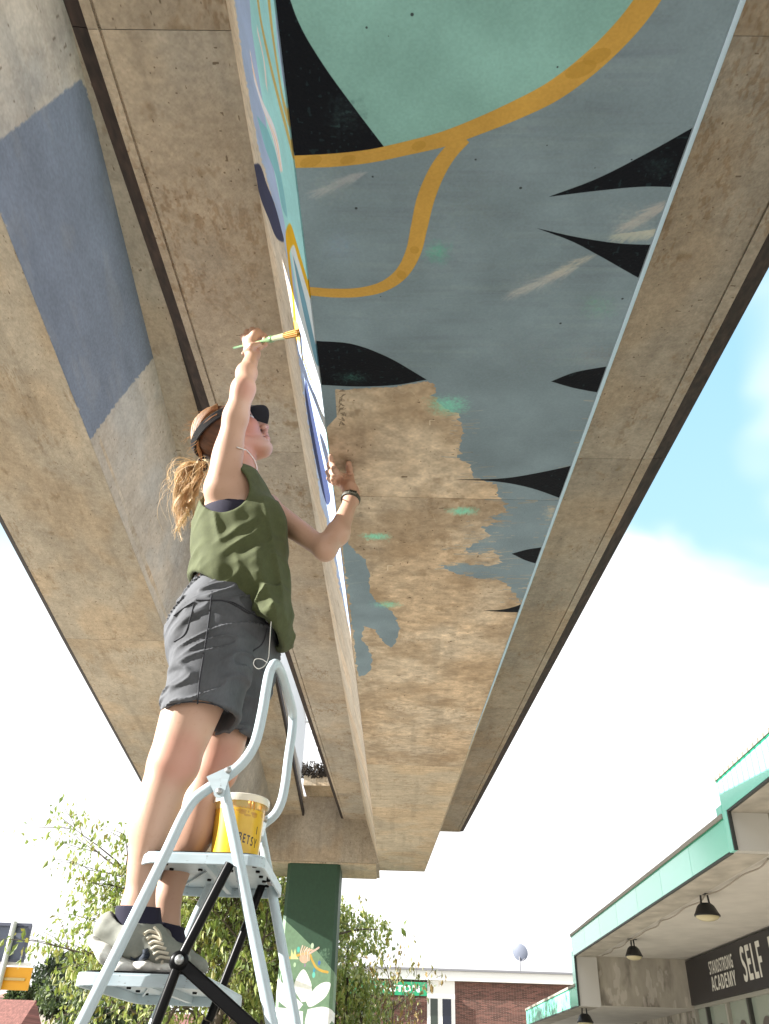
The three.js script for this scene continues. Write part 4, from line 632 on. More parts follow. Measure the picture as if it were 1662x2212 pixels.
{
  const p = onZ(507, 1850, -2.2), b = thing('paint_tub', 'yellow paint tub with black hand lettering on the top step of the ladder', 'paint tub', [p.x, CAM_H + TOP + 0.0055, -2.2]);
  const R0 = 0.058, R1 = 0.064, H = onZ(507, 1728, -2.2).y - b.position.y;
  const cv = document.createElement('canvas'); cv.width = 2048; cv.height = 512; const ctx = cv.getContext('2d'); ctx.fillStyle = 'rgb(222,176,30)'; ctx.fillRect(0, 0, 2048, 512);
  const r = rng(3); for (let i = 0; i < 500; i++) { ctx.globalAlpha = 0.06; ctx.fillStyle = r() < 0.5 ? 'rgb(238,204,60)' : 'rgb(196,148,20)'; ctx.beginPath(); ctx.ellipse(r() * 2048, r() * 512, 10 + r() * 60, 10 + r() * 120, 0, 0, 7); ctx.fill(); }
  for (let i = 0; i < 26; i++) { ctx.globalAlpha = 0.5; ctx.fillStyle = 'rgb(170,112,16)'; ctx.beginPath(); ctx.ellipse(r() * 2048, r() * 70, 10 + r() * 50, 6 + r() * 20, 0, 0, 7); ctx.fill(); } ctx.globalAlpha = 1;
  ctx.fillStyle = 'rgb(34,22,10)'; ctx.font = 'bold 112px sans-serif'; ctx.save(); ctx.translate(66, 300); ctx.rotate(0.05); ctx.scale(0.8, 1); 'BETSY'.split('').forEach((ch, i) => { ctx.save(); ctx.translate(i * 78, i * 5); ctx.rotate((r() - 0.5) * 0.1); ctx.fillText(ch, 0, 0); ctx.restore(); }); ctx.fillRect(330, -170, 20, 70); ctx.restore();
  const t = new THREE.CanvasTexture(cv); t.colorSpace = THREE.SRGBColorSpace; t.magFilter = THREE.LinearFilter;
  const body = new THREE.CylinderGeometry(R0 + (R1 - R0) * 0.8, R0, H * 0.8, 48, 1); body.translate(0, H * 0.4, 0);
  part('tub', body, new THREE.MeshPhysicalMaterial({ map: t, roughness: 0.3, clearcoat: 0.4, clearcoatRoughness: 0.2 }), b);
  part('tub_wall', new THREE.CylinderGeometry(R1, R0 + (R1 - R0) * 0.8, H * 0.2, 48, 1, true).translate(0, H * 0.9 + 0.0005, 0), new THREE.MeshPhysicalMaterial({ color: srgb(240, 216, 140), roughness: 0.35, transmission: 0.6, thickness: 0, side: THREE.DoubleSide }), b);
  part('paint', new THREE.CylinderGeometry(R0 + (R1 - R0) * 0.8, R0 + (R1 - R0) * 0.8, 0.004, 40).translate(0, H * 0.8 + 0.0026, 0), std(srgb(216, 164, 20), 0.3), b);
  const rim = new THREE.LatheGeometry([[R1 - 0.001, H], [R1 + 0.008, H], [R1 + 0.0095, H - 0.003], [R1 + 0.0095, H - 0.018], [R1 + 0.007, H - 0.018], [R1 + 0.006, H - 0.004], [R1 - 0.001, H - 0.004]].map((q) => new THREE.Vector2(...q)), 48);
  part('rim', rim, new THREE.MeshPhysicalMaterial({ color: srgb(248, 246, 236), roughness: 0.35, transmission: 0.45, thickness: 0, side: THREE.DoubleSide }), b);
  const dr = rng(14); for (let i = 0; i < 5; i++) { const a = -0.6 + dr() * 2.6, l = 0.01 + dr() * 0.02; part('drip', new THREE.SphereGeometry(0.006, 10, 8).scale(0.8, l / 0.006, 0.5).rotateY(0).translate(0, H - 0.02, 0).applyMatrix4(new THREE.Matrix4().makeTranslation(Math.sin(a) * (R1 - 0.004), -0.006, Math.cos(a) * (R1 - 0.004))), std(srgb(206, 140, 16), 0.3), b); }
}

// ───────────────────────── signed distance fields and their mesher ─────────────────────────
const smin = (a, b, k) => { const h = k - Math.abs(a - b); return h > 0 ? Math.min(a, b) - h * h / (4 * k) : Math.min(a, b); };
const smax = (a, b, k) => -smin(-a, -b, k);
function rc(a, b, ra, rb, sz = 1) { // round cone, optionally stretched along z by sz
  const zc = (a.z + b.z) / 2, az = zc + (a.z - zc) / sz, bx = b.x - a.x, by = b.y - a.y, bz = (b.z - a.z) / sz, L2 = bx * bx + by * by + bz * bz, rr = ra - rb, a2 = L2 - rr * rr, i2 = 1 / L2, f = sz > 1 ? 1 / Math.sqrt(sz) : 1;
  return (x, y, z) => {
    const px = x - a.x, py = y - a.y, pz = zc + (z - zc) / sz - az, Y = px * bx + py * by + pz * bz, Z = Y - L2;
    const cx = px * L2 - bx * Y, cy = py * L2 - by * Y, cz = pz * L2 - bz * Y, x2 = cx * cx + cy * cy + cz * cz, y2 = Y * Y * L2, z2 = Z * Z * L2, k = Math.sign(rr) * rr * rr * x2;
    if (Math.sign(Z) * a2 * z2 > k) return (Math.sqrt(x2 + z2) * i2 - rb) * f;
    if (Math.sign(Y) * a2 * y2 < k) return (Math.sqrt(x2 + y2) * i2 - ra) * f;
    return ((Math.sqrt(x2 * a2 * i2) + Y * rr) * i2 - ra) * f;
  };
}
function el(c, r, ax) { // ellipsoid with optional axes
  const [X, Y, Z] = ax ?? [new V3(1, 0, 0), new V3(0, 1, 0), new V3(0, 0, 1)];
  return (x, y, z) => { x -= c.x; y -= c.y; z -= c.z; const u = (x * X.x + y * X.y + z * X.z), v = (x * Y.x + y * Y.y + z * Y.z), w = (x * Z.x + y * Z.y + z * Z.z); const k0 = Math.hypot(u / r[0], v / r[1], w / r[2]), k1 = Math.hypot(u / (r[0] * r[0]), v / (r[1] * r[1]), w / (r[2] * r[2])); return k1 < 1e-9 ? -Math.min(...r) : k0 * (k0 - 1) / k1; };
}
const union = (list, k) => { const f = (x, y, z) => { let d = 1e9; for (const p of list) d = smin(d, p(x, y, z), k); return d; }; f.prune = (x, y, z, R) => { const ds = list.map((p) => p(x, y, z)), m = Math.min(...ds); const keep = list.filter((p, i) => ds[i] < m + 2.4 * R + 2 * k); return union0(keep, k); }; return f; };
const union0 = (list, k) => (x, y, z) => { let d = 1e9; for (const p of list) d = smin(d, p(x, y, z), k); return d; };
function plane(p, n) { const m = n.clone().normalize(), o = m.dot(p); return (x, y, z) => x * m.x + y * m.y + z * m.z - o; }   // positive on the side n points to
function meshField(f, lo, hi, cell, colorOf) {
  const B = 8, nx = Math.ceil((hi.x - lo.x) / cell / B), ny = Math.ceil((hi.y - lo.y) / cell / B), nz = Math.ceil((hi.z - lo.z) / cell / B), R = B * cell * 0.87, S = 4096;
  const vert = new Map(), P = [], edges = [], val = new Float64Array((B + 1) ** 3), key = (i, j, k) => (i * S + j) * S + k;
  for (let bi = 0; bi < nx; bi++) for (let bj = 0; bj < ny; bj++) for (let bk = 0; bk < nz; bk++) {
    const ox = lo.x + bi * B * cell, oy = lo.y + bj * B * cell, oz = lo.z + bk * B * cell, cx = ox + B * cell / 2, cy = oy + B * cell / 2, cz = oz + B * cell / 2;
    if (Math.abs(f(cx, cy, cz)) > R * 1.6) continue;
    const g = f.prune ? f.prune(cx, cy, cz, R) : f; let n = 0, neg = 0;
    for (let i = 0; i <= B; i++) for (let j = 0; j <= B; j++) for (let k = 0; k <= B; k++) { const v = g(ox + i * cell, oy + j * cell, oz + k * cell); val[n++] = v; if (v < 0) neg++; }
    if (!neg || neg === n) continue;
    const at = (i, j, k) => val[(i * (B + 1) + j) * (B + 1) + k];
    for (let i = 0; i < B; i++) for (let j = 0; j < B; j++) for (let k = 0; k < B; k++) {
      let sx = 0, sy = 0, sz = 0, c = 0; const q = [at(i, j, k), at(i + 1, j, k), at(i, j + 1, k), at(i + 1, j + 1, k), at(i, j, k + 1), at(i + 1, j, k + 1), at(i, j + 1, k + 1), at(i + 1, j + 1, k + 1)];
      const E = (a, b, x0, y0, z0, d) => { const u = q[a], v = q[b]; if ((u < 0) !== (v < 0)) { const t = u / (u - v); sx += x0 + (d === 0 ? t : 0); sy += y0 + (d === 1 ? t : 0); sz += z0 + (d === 2 ? t : 0); c++; } };
      E(0, 1, 0, 0, 0, 0); E(2, 3, 0, 1, 0, 0); E(4, 5, 0, 0, 1, 0); E(6, 7, 0, 1, 1, 0); E(0, 2, 0, 0, 0, 1); E(1, 3, 1, 0, 0, 1); E(4, 6, 0, 0, 1, 1); E(5, 7, 1, 0, 1, 1); E(0, 4, 0, 0, 0, 2); E(1, 5, 1, 0, 0, 2); E(2, 6, 0, 1, 0, 2); E(3, 7, 1, 1, 0, 2);
      if (!c) continue;
      const I = bi * B + i, J = bj * B + j, K = bk * B + k; vert.set(key(I, J, K), P.length / 3); P.push(lo.x + (I + sx / c) * cell, lo.y + (J + sy / c) * cell, lo.z + (K + sz / c) * cell);
      const a = q[0] < 0; if (a !== (q[1] < 0)) edges.push(I, J, K, 0, a ? 1 : 0); if (a !== (q[2] < 0)) edges.push(I, J, K, 1, a ? 1 : 0); if (a !== (q[4] < 0)) edges.push(I, J, K, 2, a ? 1 : 0);
    }
  }
  const idx = [];
  for (let e = 0; e < edges.length; e += 5) {
    const [i, j, k, d, s] = edges.slice(e, e + 5); let c;
    if (d === 0) c = [key(i, j, k), key(i, j - 1, k), key(i, j - 1, k - 1), key(i, j, k - 1)]; else if (d === 1) c = [key(i, j, k), key(i, j, k - 1), key(i - 1, j, k - 1), key(i - 1, j, k)]; else c = [key(i, j, k), key(i - 1, j, k), key(i - 1, j - 1, k), key(i, j - 1, k)];
    const v = c.map((x) => vert.get(x)); if (v.some((x) => x === undefined)) continue;
    s ? idx.push(v[0], v[1], v[2], v[0], v[2], v[3]) : idx.push(v[0], v[2], v[1], v[0], v[3], v[2]);
  }
  const g = new THREE.BufferGeometry(); g.setAttribute('position', new THREE.Float32BufferAttribute(P, 3)); g.setIndex(idx); g.computeVertexNormals();
  if (colorOf) { const C = new Float32Array(P.length); const N = g.attributes.normal.array; for (let i = 0; i < P.length; i += 3) { const c = colorOf(P[i], P[i + 1], P[i + 2], N[i], N[i + 1], N[i + 2]); C[i] = c[0]; C[i + 1] = c[1]; C[i + 2] = c[2]; } g.setAttribute('color', new THREE.BufferAttribute(C, 3)); }
  return g;
}
// first hit of a picture ray on a field (from z near to z far)
function surf(px, py, f, z0, z1, lift = 0) { let z = z0; for (let i = 0; i < 400 && z > z1; i++) { const p = onZ(px, py, z), d = f(p.x, p.y, p.z); if (d < 0.0008) { return p.addScaledVector(rayOf(px, py).normalize(), -lift); } z -= Math.max(0.0006, d * 0.6); } return null; }

// ───────────────────────── the painter ─────────────────────────
{
  const A = (px, py, z) => onZ(px, py, z), off = (p, x, y, z) => new V3(p.x + x, p.y + y, p.z + z);
  const soffW = (px, py, o) => rampToWorld(rampH(px, py, SH - o));
  const webW = (px, py, o) => { const d = rampRay(px, py), nx = OH - SH, ny = XL - XLT, nl = Math.hypot(nx, ny), k = (nx * XL + ny * SH - o * nl) / (nx * d.x + ny * d.y); return rampToWorld(d.multiplyScalar(k)); };
  const me = thing('person', 'person on the ladder in olive tank top, denim shorts and black visor, painting', 'person', [-0.5, CAM_H + LOW, -2.12]);
  const add = (n, g, m, parent = me) => { g.translate(-me.position.x, -me.position.y, -me.position.z); return part(n, g, m, parent); };
  const sub = (n, g, m, parent) => { g.translate(-me.position.x, -me.position.y, -me.position.z); return part(n, g, m, parent); };

  // head frame
  const C = A(502, 946, -2.11), ta = rad(33), Fh = new V3(Math.cos(ta), Math.sin(ta), -0.06).normalize(), Sh = new V3(0.06, 0, 1).addScaledVector(Fh, 0).normalize(); const Uh = new V3().crossVectors(Sh, Fh).normalize(); Sh.crossVectors(Fh, Uh).normalize();
  const H = (f, u, s) => C.clone().addScaledVector(Fh, f).addScaledVector(Uh, u).addScaledVector(Sh, s);
  const HX = [Fh, Uh, Sh], toH = (x, y, z) => { const dx = x - C.x, dy = y - C.y, dz = z - C.z; return [dx * Fh.x + dy * Fh.y + dz * Fh.z, dx * Uh.x + dy * Uh.y + dz * Uh.z, dx * Sh.x + dy * Sh.y + dz * Sh.z]; };

  // skeleton in the picture, with depth
  const legR = [A(462, 1395, -2.03), A(373, 1652, -2.02), A(327, 1780, -2.04), A(298, 1958, -2.06)];
  const legL = [A(520, 1395, -2.2), A(462, 1664, -2.2), A(406, 1790, -2.21), A(357, 1958, -2.22)];
  const torso = [el(A(472, 1385, -2.115), [0.135, 0.13, 0.165]), el(A(503, 1275, -2.11), [0.108, 0.16, 0.135]), el(A(508, 1150, -2.1), [0.108, 0.17, 0.145]), el(A(512, 1090, -2.1), [0.085, 0.085, 0.16]), el(A(566, 1125, -2.03), [0.055, 0.06, 0.06]), el(A(566, 1125, -2.17), [0.055, 0.06, 0.06]), rc(A(520, 1080, -2.12), A(575, 1098, -2.24), 0.05, 0.046), rc(A(515, 1070, -2.06), A(482, 1062, -1.985), 0.055, 0.05)];
  const armR = [rc(A(478, 1052, -1.97), A(510, 900, -1.885), 0.047, 0.0345), rc(A(510, 900, -1.885), A(526, 840, -1.855), 0.0345, 0.0325), rc(A(526, 840, -1.855), A(533, 806, -1.88), 0.0325, 0.0285), rc(A(533, 806, -1.88), A(547, 766, -1.925), 0.0285, 0.0205), el(A(492, 985, -1.93), [0.038, 0.07, 0.038])];
  const elbL = A(703, 1188, -2.05), wrL = A(760, 1078, -2.115);
  const armL = [rc(A(575, 1098, -2.24), elbL, 0.043, 0.029), rc(elbL, A(730, 1152, -2.07), 0.029, 0.032), rc(A(730, 1152, -2.07), wrL, 0.032, 0.0205), rc(wrL, A(759, 1062, -2.122), 0.0215, 0.023)];
  const legs = (l, k) => [rc(l[0], l[1], 0.094 * k, 0.058 * k), rc(l[1], l[2], 0.053 * k, 0.048 * k), rc(l[2], l[3], 0.047 * k, 0.030 * k), el(off(l[1], -0.020, -0.115, 0.012), [0.046, 0.095, 0.044]), el(off(l[1], -0.014, -0.12, -0.02), [0.040, 0.085, 0.036]), el(off(l[1], 0.030, 0.004, 0.0), [0.030, 0.040, 0.032]), el(off(l[1], 0.022, 0.10, 0.012), [0.05, 0.09, 0.045])];
  const neck = [rc(A(524, 1055, -2.1), H(-0.012, -0.055, 0), 0.062, 0.054)];
  const headF = [el(H(-0.012, 0.03, 0), [0.098, 0.092, 0.076], HX), rc(H(0.033, 0.0, 0), H(0.055, -0.068, 0), 0.060, 0.034), rc(H(-0.005, -0.055, 0.048), H(0.066, -0.088, 0.012), 0.022, 0.022), rc(H(-0.005, -0.055, -0.048), H(0.066, -0.088, -0.012), 0.022, 0.022), el(H(0.078, -0.092, 0), [0.018, 0.016, 0.022], HX), el(H(0.055, -0.012, 0.04), [0.034, 0.032, 0.026], HX), el(H(0.055, -0.012, -0.04), [0.034, 0.032, 0.026], HX), el(H(0.078, 0.048, 0), [0.018, 0.016, 0.052], HX)];
  const nose = [rc(H(0.089, 0.028, 0), H(0.116, -0.010, 0), 0.008, 0.0115), el(H(0.107, -0.017, 0.013), [0.012, 0.009, 0.008], HX), el(H(0.107, -0.017, -0.013), [0.013, 0.0095, 0.0085], HX), el(H(0.0985, -0.047, 0), [0.011, 0.0075, 0.021], HX), el(H(0.0965, -0.061, 0), [0.011, 0.008, 0.018], HX)];
  const ear = [el(H(-0.012, -0.005, 0.076), [0.018, 0.030, 0.009], HX)];
  // right hand closed round the brush
  const brushTip = webW(648, 718, 0.002), grip = A(556, 741, -1.93), K = (i) => [[557, 716, -1.905], [546, 714, -1.93], [535, 718, -1.95], [526, 728, -1.965]][i];
  const handR = [rc(A(547, 764, -1.925), A(543, 738, -1.93), 0.0225, 0.025), rc(A(540, 745, -1.93), A(552, 724, -1.91), 0.020, 0.018), rc(A(538, 745, -1.945), A(533, 728, -1.955), 0.020, 0.016)];
  for (let i = 0; i < 4; i++) { const k = K(i), kn = A(...k), p1 = A(k[0] + 15 - i * 2, k[1] + 11, k[2] - 0.004), p2 = A(k[0] + 16 - i * 3, k[1] + 27, k[2] + 0.002), p3 = A(k[0] + 6 - i * 2, k[1] + 36, k[2] + 0.008); const q = [0.0098, 0.0100, 0.0095, 0.0085][i]; handR.push(rc(A(544 - i * 2, 742, -1.92 - i * 0.012), kn, 0.013, q + 0.002), rc(kn, p1, q + 0.001, q), rc(p1, p2, q, q - 0.0008), rc(p2, p3, q - 0.0008, q - 0.0018)); }
  handR.push(rc(A(535, 756, -1.905), A(545, 748, -1.888), 0.014, 0.012), rc(A(545, 748, -1.888), A(561, 743, -1.887), 0.0115, 0.0085));
  // left hand: thumb on the underside, fingers round the arris on to the painted web
  const palm = A(752, 1046, -2.128);
  const handL = [rc(A(759, 1066, -2.12), palm, 0.023, 0.024, 1), rc(A(757, 1056, -2.115), A(742, 1032, -2.135), 0.021, 0.016), rc(A(755, 1058, -2.13), A(733, 1040, -2.15), 0.018, 0.014)];
  const th = [A(757, 1048, -2.105), soffW(756, 1028, 0.016), soffW(754.5, 1012, 0.0115), soffW(754, 1001, 0.0095)];
  handL.push(rc(th[0], th[1], 0.016, 0.0135), rc(th[1], th[2], 0.0125, 0.0105), rc(th[2], th[3], 0.0108, 0.0092));
  const fing = [[[740, 1030], [725, 1018], [718, 1004], [714, 986]], [[736, 1032], [722, 1026], [714, 1016], [710, 1003]], [[733, 1038], [720, 1034], [712, 1028], [707, 1019]], [[733, 1044], [722, 1043], [714, 1039], [709, 1033]]];
  fing.forEach((f, i) => { const q = [0.0092, 0.0095, 0.009, 0.008][i], a = A(...f[0], -2.138 - i * 0.004), b = webW(...f[1], 0.014), c = webW(...f[2], 0.0095), d = webW(...f[3], 0.0085); handL.push(rc(A(750, 1046, -2.13), a, 0.014, q + 0.002), rc(a, b, q + 0.001, q), rc(b, c, q, q - 0.0005), rc(c, d, q - 0.0005, q - 0.0015)); });

  const main = [...torso, ...legs(legR, 1), ...legs(legL, 0.97), ...armR, ...armL, ...neck];
  const footR = [rc(legR[3], A(300, 2000, -2.06), 0.034, 0.036), rc(A(300, 2000, -2.06), A(340, 2080, -2.055), 0.036, 0.02)], footL = [rc(legL[3], A(352, 1995, -2.22), 0.033, 0.036), rc(A(352, 1995, -2.22), A(385, 2078, -2.215), 0.035, 0.02)];
  const uMain = union([...main, ...footR, ...footL], 0.024), uHead = union(headF, 0.018), uNose = union(nose, 0.005), uHand = union([...handR, ...handL], 0.005), uEar = union(ear, 0.004);
  const socket = [el(H(0.096, 0.022, 0.031), [0.016, 0.012, 0.017], HX), el(H(0.096, 0.022, -0.031), [0.016, 0.012, 0.017], HX)], nost = [el(H(0.112, -0.025, 0.0075), [0.0036, 0.0036, 0.003], HX), el(H(0.112, -0.025, -0.0075), [0.0036, 0.0036, 0.003], HX)], lipLine = el(H(0.109, -0.054, 0), [0.0075, 0.0011, 0.023], HX), earHole = el(H(-0.006, -0.006, 0.086), [0.009, 0.014, 0.006], HX);
  const face = (x, y, z) => { let d = smin(uHead(x, y, z), uNose(x, y, z), 0.008); for (const s of socket) d = smax(d, -s(x, y, z), 0.010); for (const s of nost) d = smax(d, -s(x, y, z), 0.003); d = smax(d, -lipLine(x, y, z), 0.003); return smin(d, smax(uEar(x, y, z), -earHole(x, y, z), 0.004), 0.004); };
  const body = (x, y, z) => { let d = uMain(x, y, z); const dh = (x - C.x) ** 2 + (y - C.y) ** 2 + (z - C.z) ** 2; if (dh < 0.09) d = smin(d, face(x, y, z), 0.018); return smin(d, uHand(x, y, z), 0.014); };
  body.prune = (x, y, z, R) => { const m = uMain.prune(x, y, z, R), hd = Math.hypot(x - C.x, y - C.y, z - C.z) < 0.3, un = uHand(x, y, z) < 2.5 * R + 0.03 ? uHand.prune(x, y, z, R) : null; return (a, b, c) => { let d = m(a, b, c); if (hd && (a - C.x) ** 2 + (b - C.y) ** 2 + (c - C.z) ** 2 < 0.09) d = smin(d, face(a, b, c), 0.018); return un ? smin(d, un(a, b, c), 0.014) : d; }; };
  const skinBase = [0.53, 0.325, 0.235], pink = [0.50, 0.20, 0.15], lip = [0.42, 0.16, 0.14];
  const near = (p, x, y, z, r) => sstep(r, r * 0.3, Math.hypot(p.x - x, p.y - y, p.z - z));
  const elbP = A(526, 842, -1.84), kneeP = off(legR[1], 0.03, 0, 0.05), kneeQ = off(legL[1], 0.04, 0, 0.05), chk = H(0.05, -0.02, 0.06), nek = H(0.0, -0.11, 0.04), ncP = H(0.11, -0.015, 0), lipP = H(0.098, -0.056, 0);
  const skin = (x, y, z) => {
    let c = skinBase; const k = 0.94 + 0.12 * vn3(x * 26, y * 26, z * 26, 3) ; c = c.map((v) => v * k);
    const p = Math.max(near(elbP, x, y, z, 0.05) * 0.5, near(kneeP, x, y, z, 0.09) * 0.5, near(kneeQ, x, y, z, 0.09) * 0.5, near(chk, x, y, z, 0.085) * 0.75, near(nek, x, y, z, 0.1) * 0.6, near(ncP, x, y, z, 0.03) * 0.5); c = mix3(c, pink, p * (0.7 + 0.6 * vn3(x * 18, y * 18, z * 18, 8)));
    const fr = vn3(x * 190, y * 190, z * 190, 5); if (fr > 0.86) c = mix3(c, [0.42, 0.22, 0.14], 0.25);
    const h = toH(x, y, z); if (h[0] > 0.09 && Math.abs(h[1] + 0.054) < 0.014 && Math.abs(h[2]) < 0.024) c = mix3(c, lip, 0.5);
    return c;
  };
  const skinM = new THREE.MeshPhysicalMaterial({ vertexColors: true, roughness: 0.5, sheen: 0.15, sheenRoughness: 0.6 });
  const lo = new V3(-0.78, 1.2, -2.44), hi = new V3(0.0, 3.75, -1.78);
  const skinMesh = add('body', meshField(body, lo, hi, 0.0038, skin), skinM);
  for (const s of [1, -1]) sub('eye', new THREE.SphereGeometry(0.0115, 16, 12).translate(...H(0.079, 0.022, 0.031 * s).toArray()), std(srgb(226, 220, 214), 0.2), skinMesh);
  { const m = []; for (let i = 0; i <= 14; i++) { const s = mix(-0.021, 0.021, i / 14); let f = 0.14; for (let k = 0; k < 60; k++) { const p = H(f, -0.0535 - 6 * s * s, s), d = body(p.x, p.y, p.z); if (d < 0.0006) break; f -= Math.max(0.0004, d * 0.7); } m.push(H(f - 0.0002, -0.0535 - 6 * s * s, s)); } sub('mouth', tube(m, 0.0013, 6, 40), std(lin(0.16, 0.045, 0.04), 0.7), skinMesh); }
  for (const s of [1, -1]) { const e = []; for (let i = 0; i <= 8; i++) { const t = i / 8; e.push(H(0.088 - 0.012 * Math.abs(t - 0.4), 0.027 + 0.005 * Math.sin(t * 3.1), s * (0.018 + 0.028 * t))); } sub('eyelash', tube(e, 0.0016, 5), std(lin(0.03, 0.02, 0.015), 0.8), skinMesh); }

  // ── clothes: shells a little off the body ──
  const fold = (x, y, z, a, s) => a * (vn3(x * 9 + y * 5 + s, y * 7 - x * 6, z * 8, s) - 0.5);
  const hemA = A(418, 1262, -2.1), hemB = A(622, 1384, -2.02), hemN = new V3(-(hemB.y - hemA.y), hemB.x - hemA.x, 0);
  const shirtP = union([...torso.slice(1, 6).map((t) => (x, y, z) => t(x, y, z) - 0.010), rc(A(518, 1150, -2.1), A(514, 1270, -2.1), 0.116, 0.122, 1.25), rc(A(575, 1170, -2.09), A(588, 1360, -2.07), 0.05, 0.05, 2.3), rc(A(515, 1072, -2.02), A(536, 1030, -2.0), 0.03, 0.016), rc(A(540, 1060, -2.18), A(552, 1040, -2.17), 0.03, 0.02)], 0.04);
  const armHole = rc(A(477, 1034, -1.80), A(485, 1066, -2.05), 0.078, 0.072), armHole2 = rc(A(615, 1085, -2.45), A(600, 1095, -2.21), 0.06, 0.055), neckHole = rc(A(572, 1010, -2.1), A(545, 1000, -2.1), 0.062, 0.07), hemPl = plane(hemA, hemN.clone().multiplyScalar(-1)), topCut = plane(A(520, 1030, -2.1), new V3(0.35, 1, 0));
  const shirtFold = (x, y, z) => { const u = (x * 0.75 + y * 0.66), w = (-x * 0.66 + y * 0.75); const band = sstep(1.55 + CAM_H, 1.0 + CAM_H, y); return 0.013 * band * (Math.abs(vn3(u * 9, w * 24, z * 6, 61) * 2 - 1) - 0.5) + 0.008 * (Math.abs(vn3(x * 26 + y * 7, y * 7, z * 14, 62) * 2 - 1) - 0.5); };
  const shirtOuter = (x, y, z) => shirtP(x, y, z) + shirtFold(x, y, z);
  const shirt = (x, y, z) => { let d = shirtP(x, y, z); if (d > 0.05) return d - 0.012; d += shirtFold(x, y, z); d = Math.max(d, -(d + 0.011)); d = smax(d, hemPl(x, y, z), 0.004); d = smax(d, -armHole(x, y, z), 0.005); d = smax(d, -armHole2(x, y, z), 0.005); return smax(d, -neckHole(x, y, z), 0.005); };
  const cloth = (base, amp, s) => (x, y, z) => { const k = 1 + amp * (vn3(x * 60, y * 60, z * 60, s) - 0.5) + amp * 1.2 * (vn3(x * 420, y * 420, z * 420, s + 1) - 0.5); return base.map((v) => v * k); };
  const fab = (rough = 0.9) => new THREE.MeshPhysicalMaterial({ vertexColors: true, roughness: rough, sheen: 0.3, sheenRoughness: 0.6 });
  const shirtMesh = add('tank_top', meshField(shirt, new V3(-0.68, 1.95, -2.36), new V3(-0.2, 3.0, -1.84), 0.0042, cloth([0.072, 0.084, 0.034], 0.22, 21)), fab());
  const braTop = plane(A(480, 1094, -2.0), new V3(-0.08, 1, 0.15)), braF = union(torso.slice(2, 6).map((t) => (x, y, z) => t(x, y, z) - 0.0065), 0.035);
  const bra = (x, y, z) => { let d = braF(x, y, z); if (d > 0.05) return d; d = Math.max(d, -(d + 0.008)); d = smax(d, braTop(x, y, z), 0.004); return Math.max(d, plane(A(480, 1200, -2.0), new V3(0, -1, 0))(x, y, z)); };
  add('sports_bra', meshField(bra, new V3(-0.66, 2.2, -2.34), new V3(-0.25, 2.7, -1.86), 0.005, cloth([0.018, 0.016, 0.035], 0.2, 25)), fab());

  // shorts
  const thR = [A(462, 1408, -2.035), A(430, 1560, -2.02)], thL = [A(522, 1408, -2.195), A(476, 1618, -2.2)];
  const pelv = union([el(A(476, 1388, -2.115), [0.139, 0.145, 0.175]), rc(A(503, 1296, -2.11), A(486, 1360, -2.115), 0.118, 0.130, 1.2)], 0.05);
  const tR = rc(thR[0], thR[1].clone().lerp(thR[0], -0.5), 0.109, 0.090), tL = rc(thL[0], thL[1].clone().lerp(thL[0], -0.3), 0.108, 0.082);
  const axR = thR[1].clone().sub(thR[0]).normalize(), axL = thL[1].clone().sub(thL[0]).normalize();
  const cutR = plane(A(430, 1548, -2.02), axR.clone().add(new V3(0.06, 0, 0))), cutL = plane(A(492, 1592, -2.2), axL), waist = plane(A(500, 1270, -2.1), new V3(0.55, 1, 0)), seat = plane(A(505, 1290, -2.1), new V3(0.4, 1, 0));
  const wrk = (x, y, z) => { const w1 = -0.009 * Math.max(0, 1 - Math.abs(vn3(x * 6 + y * 14, y * 34 - x * 18, z * 9, 71) - 0.5) * 8), w2 = 0.006 * (vn3(x * 14, y * 20, z * 14, 72) - 0.5); return w1 + w2; };
  const shortsO = (x, y, z) => smin(pelv(x, y, z), smin(smax(tR(x, y, z), cutR(x, y, z), 0.004), smax(tL(x, y, z), cutL(x, y, z), 0.004), 0.015), 0.03);
  const shortsF = (x, y, z) => { let d = shortsO(x, y, z); if (d > 0.05) return d - 0.01; d += wrk(x, y, z); d = Math.max(d, waist(x, y, z)); const inn = Math.min(tR(x, y, z), tL(x, y, z)) + 0.010; const low = Math.min(cutR(x, y, z), cutL(x, y, z)); return Math.max(d, -Math.max(inn, -(Math.max(cutR(x, y, z), -9) + 0.05) < 0 ? inn : 1)); };
  const shortsM = add('denim_shorts', meshField(shortsF, new V3(-0.70, 1.55, -2.36), new V3(-0.22, 2.35, -1.84), 0.0042, (x, y, z) => { const k = 1 + 0.55 * (vn3(x * 16, y * 12, z * 16, 31) - 0.5) + 0.2 * (vn3(x * 50, y * 40, z * 50, 34) - 0.5) + 0.25 * (vn3(x * 500, y * 160, z * 500, 33) - 0.5); return [0.082 * k, 0.086 * k, 0.096 * k]; }), fab(0.85));
  const stitch = std(lin(0.032, 0.033, 0.04), 0.9), trace = (name, pts, r, m = stitch) => { const q = smooth(pts, 4).map(([x, y]) => surf(x, y, (a, b, c) => shortsO(a, b, c) + wrk(a, b, c), -1.75, -2.5, 0.0006)).filter(Boolean); if (q.length > 3) sub(name, tube(q, r, 5, q.length * 3), m, shortsM); };
  trace('side_seam', [[458, 1278], [454, 1318], [452, 1336], [445, 1384], [438, 1428], [431, 1472], [427, 1520]], 0.0022);
  trace('pocket_edge', [[459, 1297], [486, 1298], [515, 1311], [539, 1325], [553, 1322]], 0.0022); trace('pocket_edge', [[420, 1300], [410, 1340], [398, 1371], [376, 1386]], 0.0016); trace('pocket_edge', [[376, 1330], [396, 1314], [418, 1301]], 0.002);
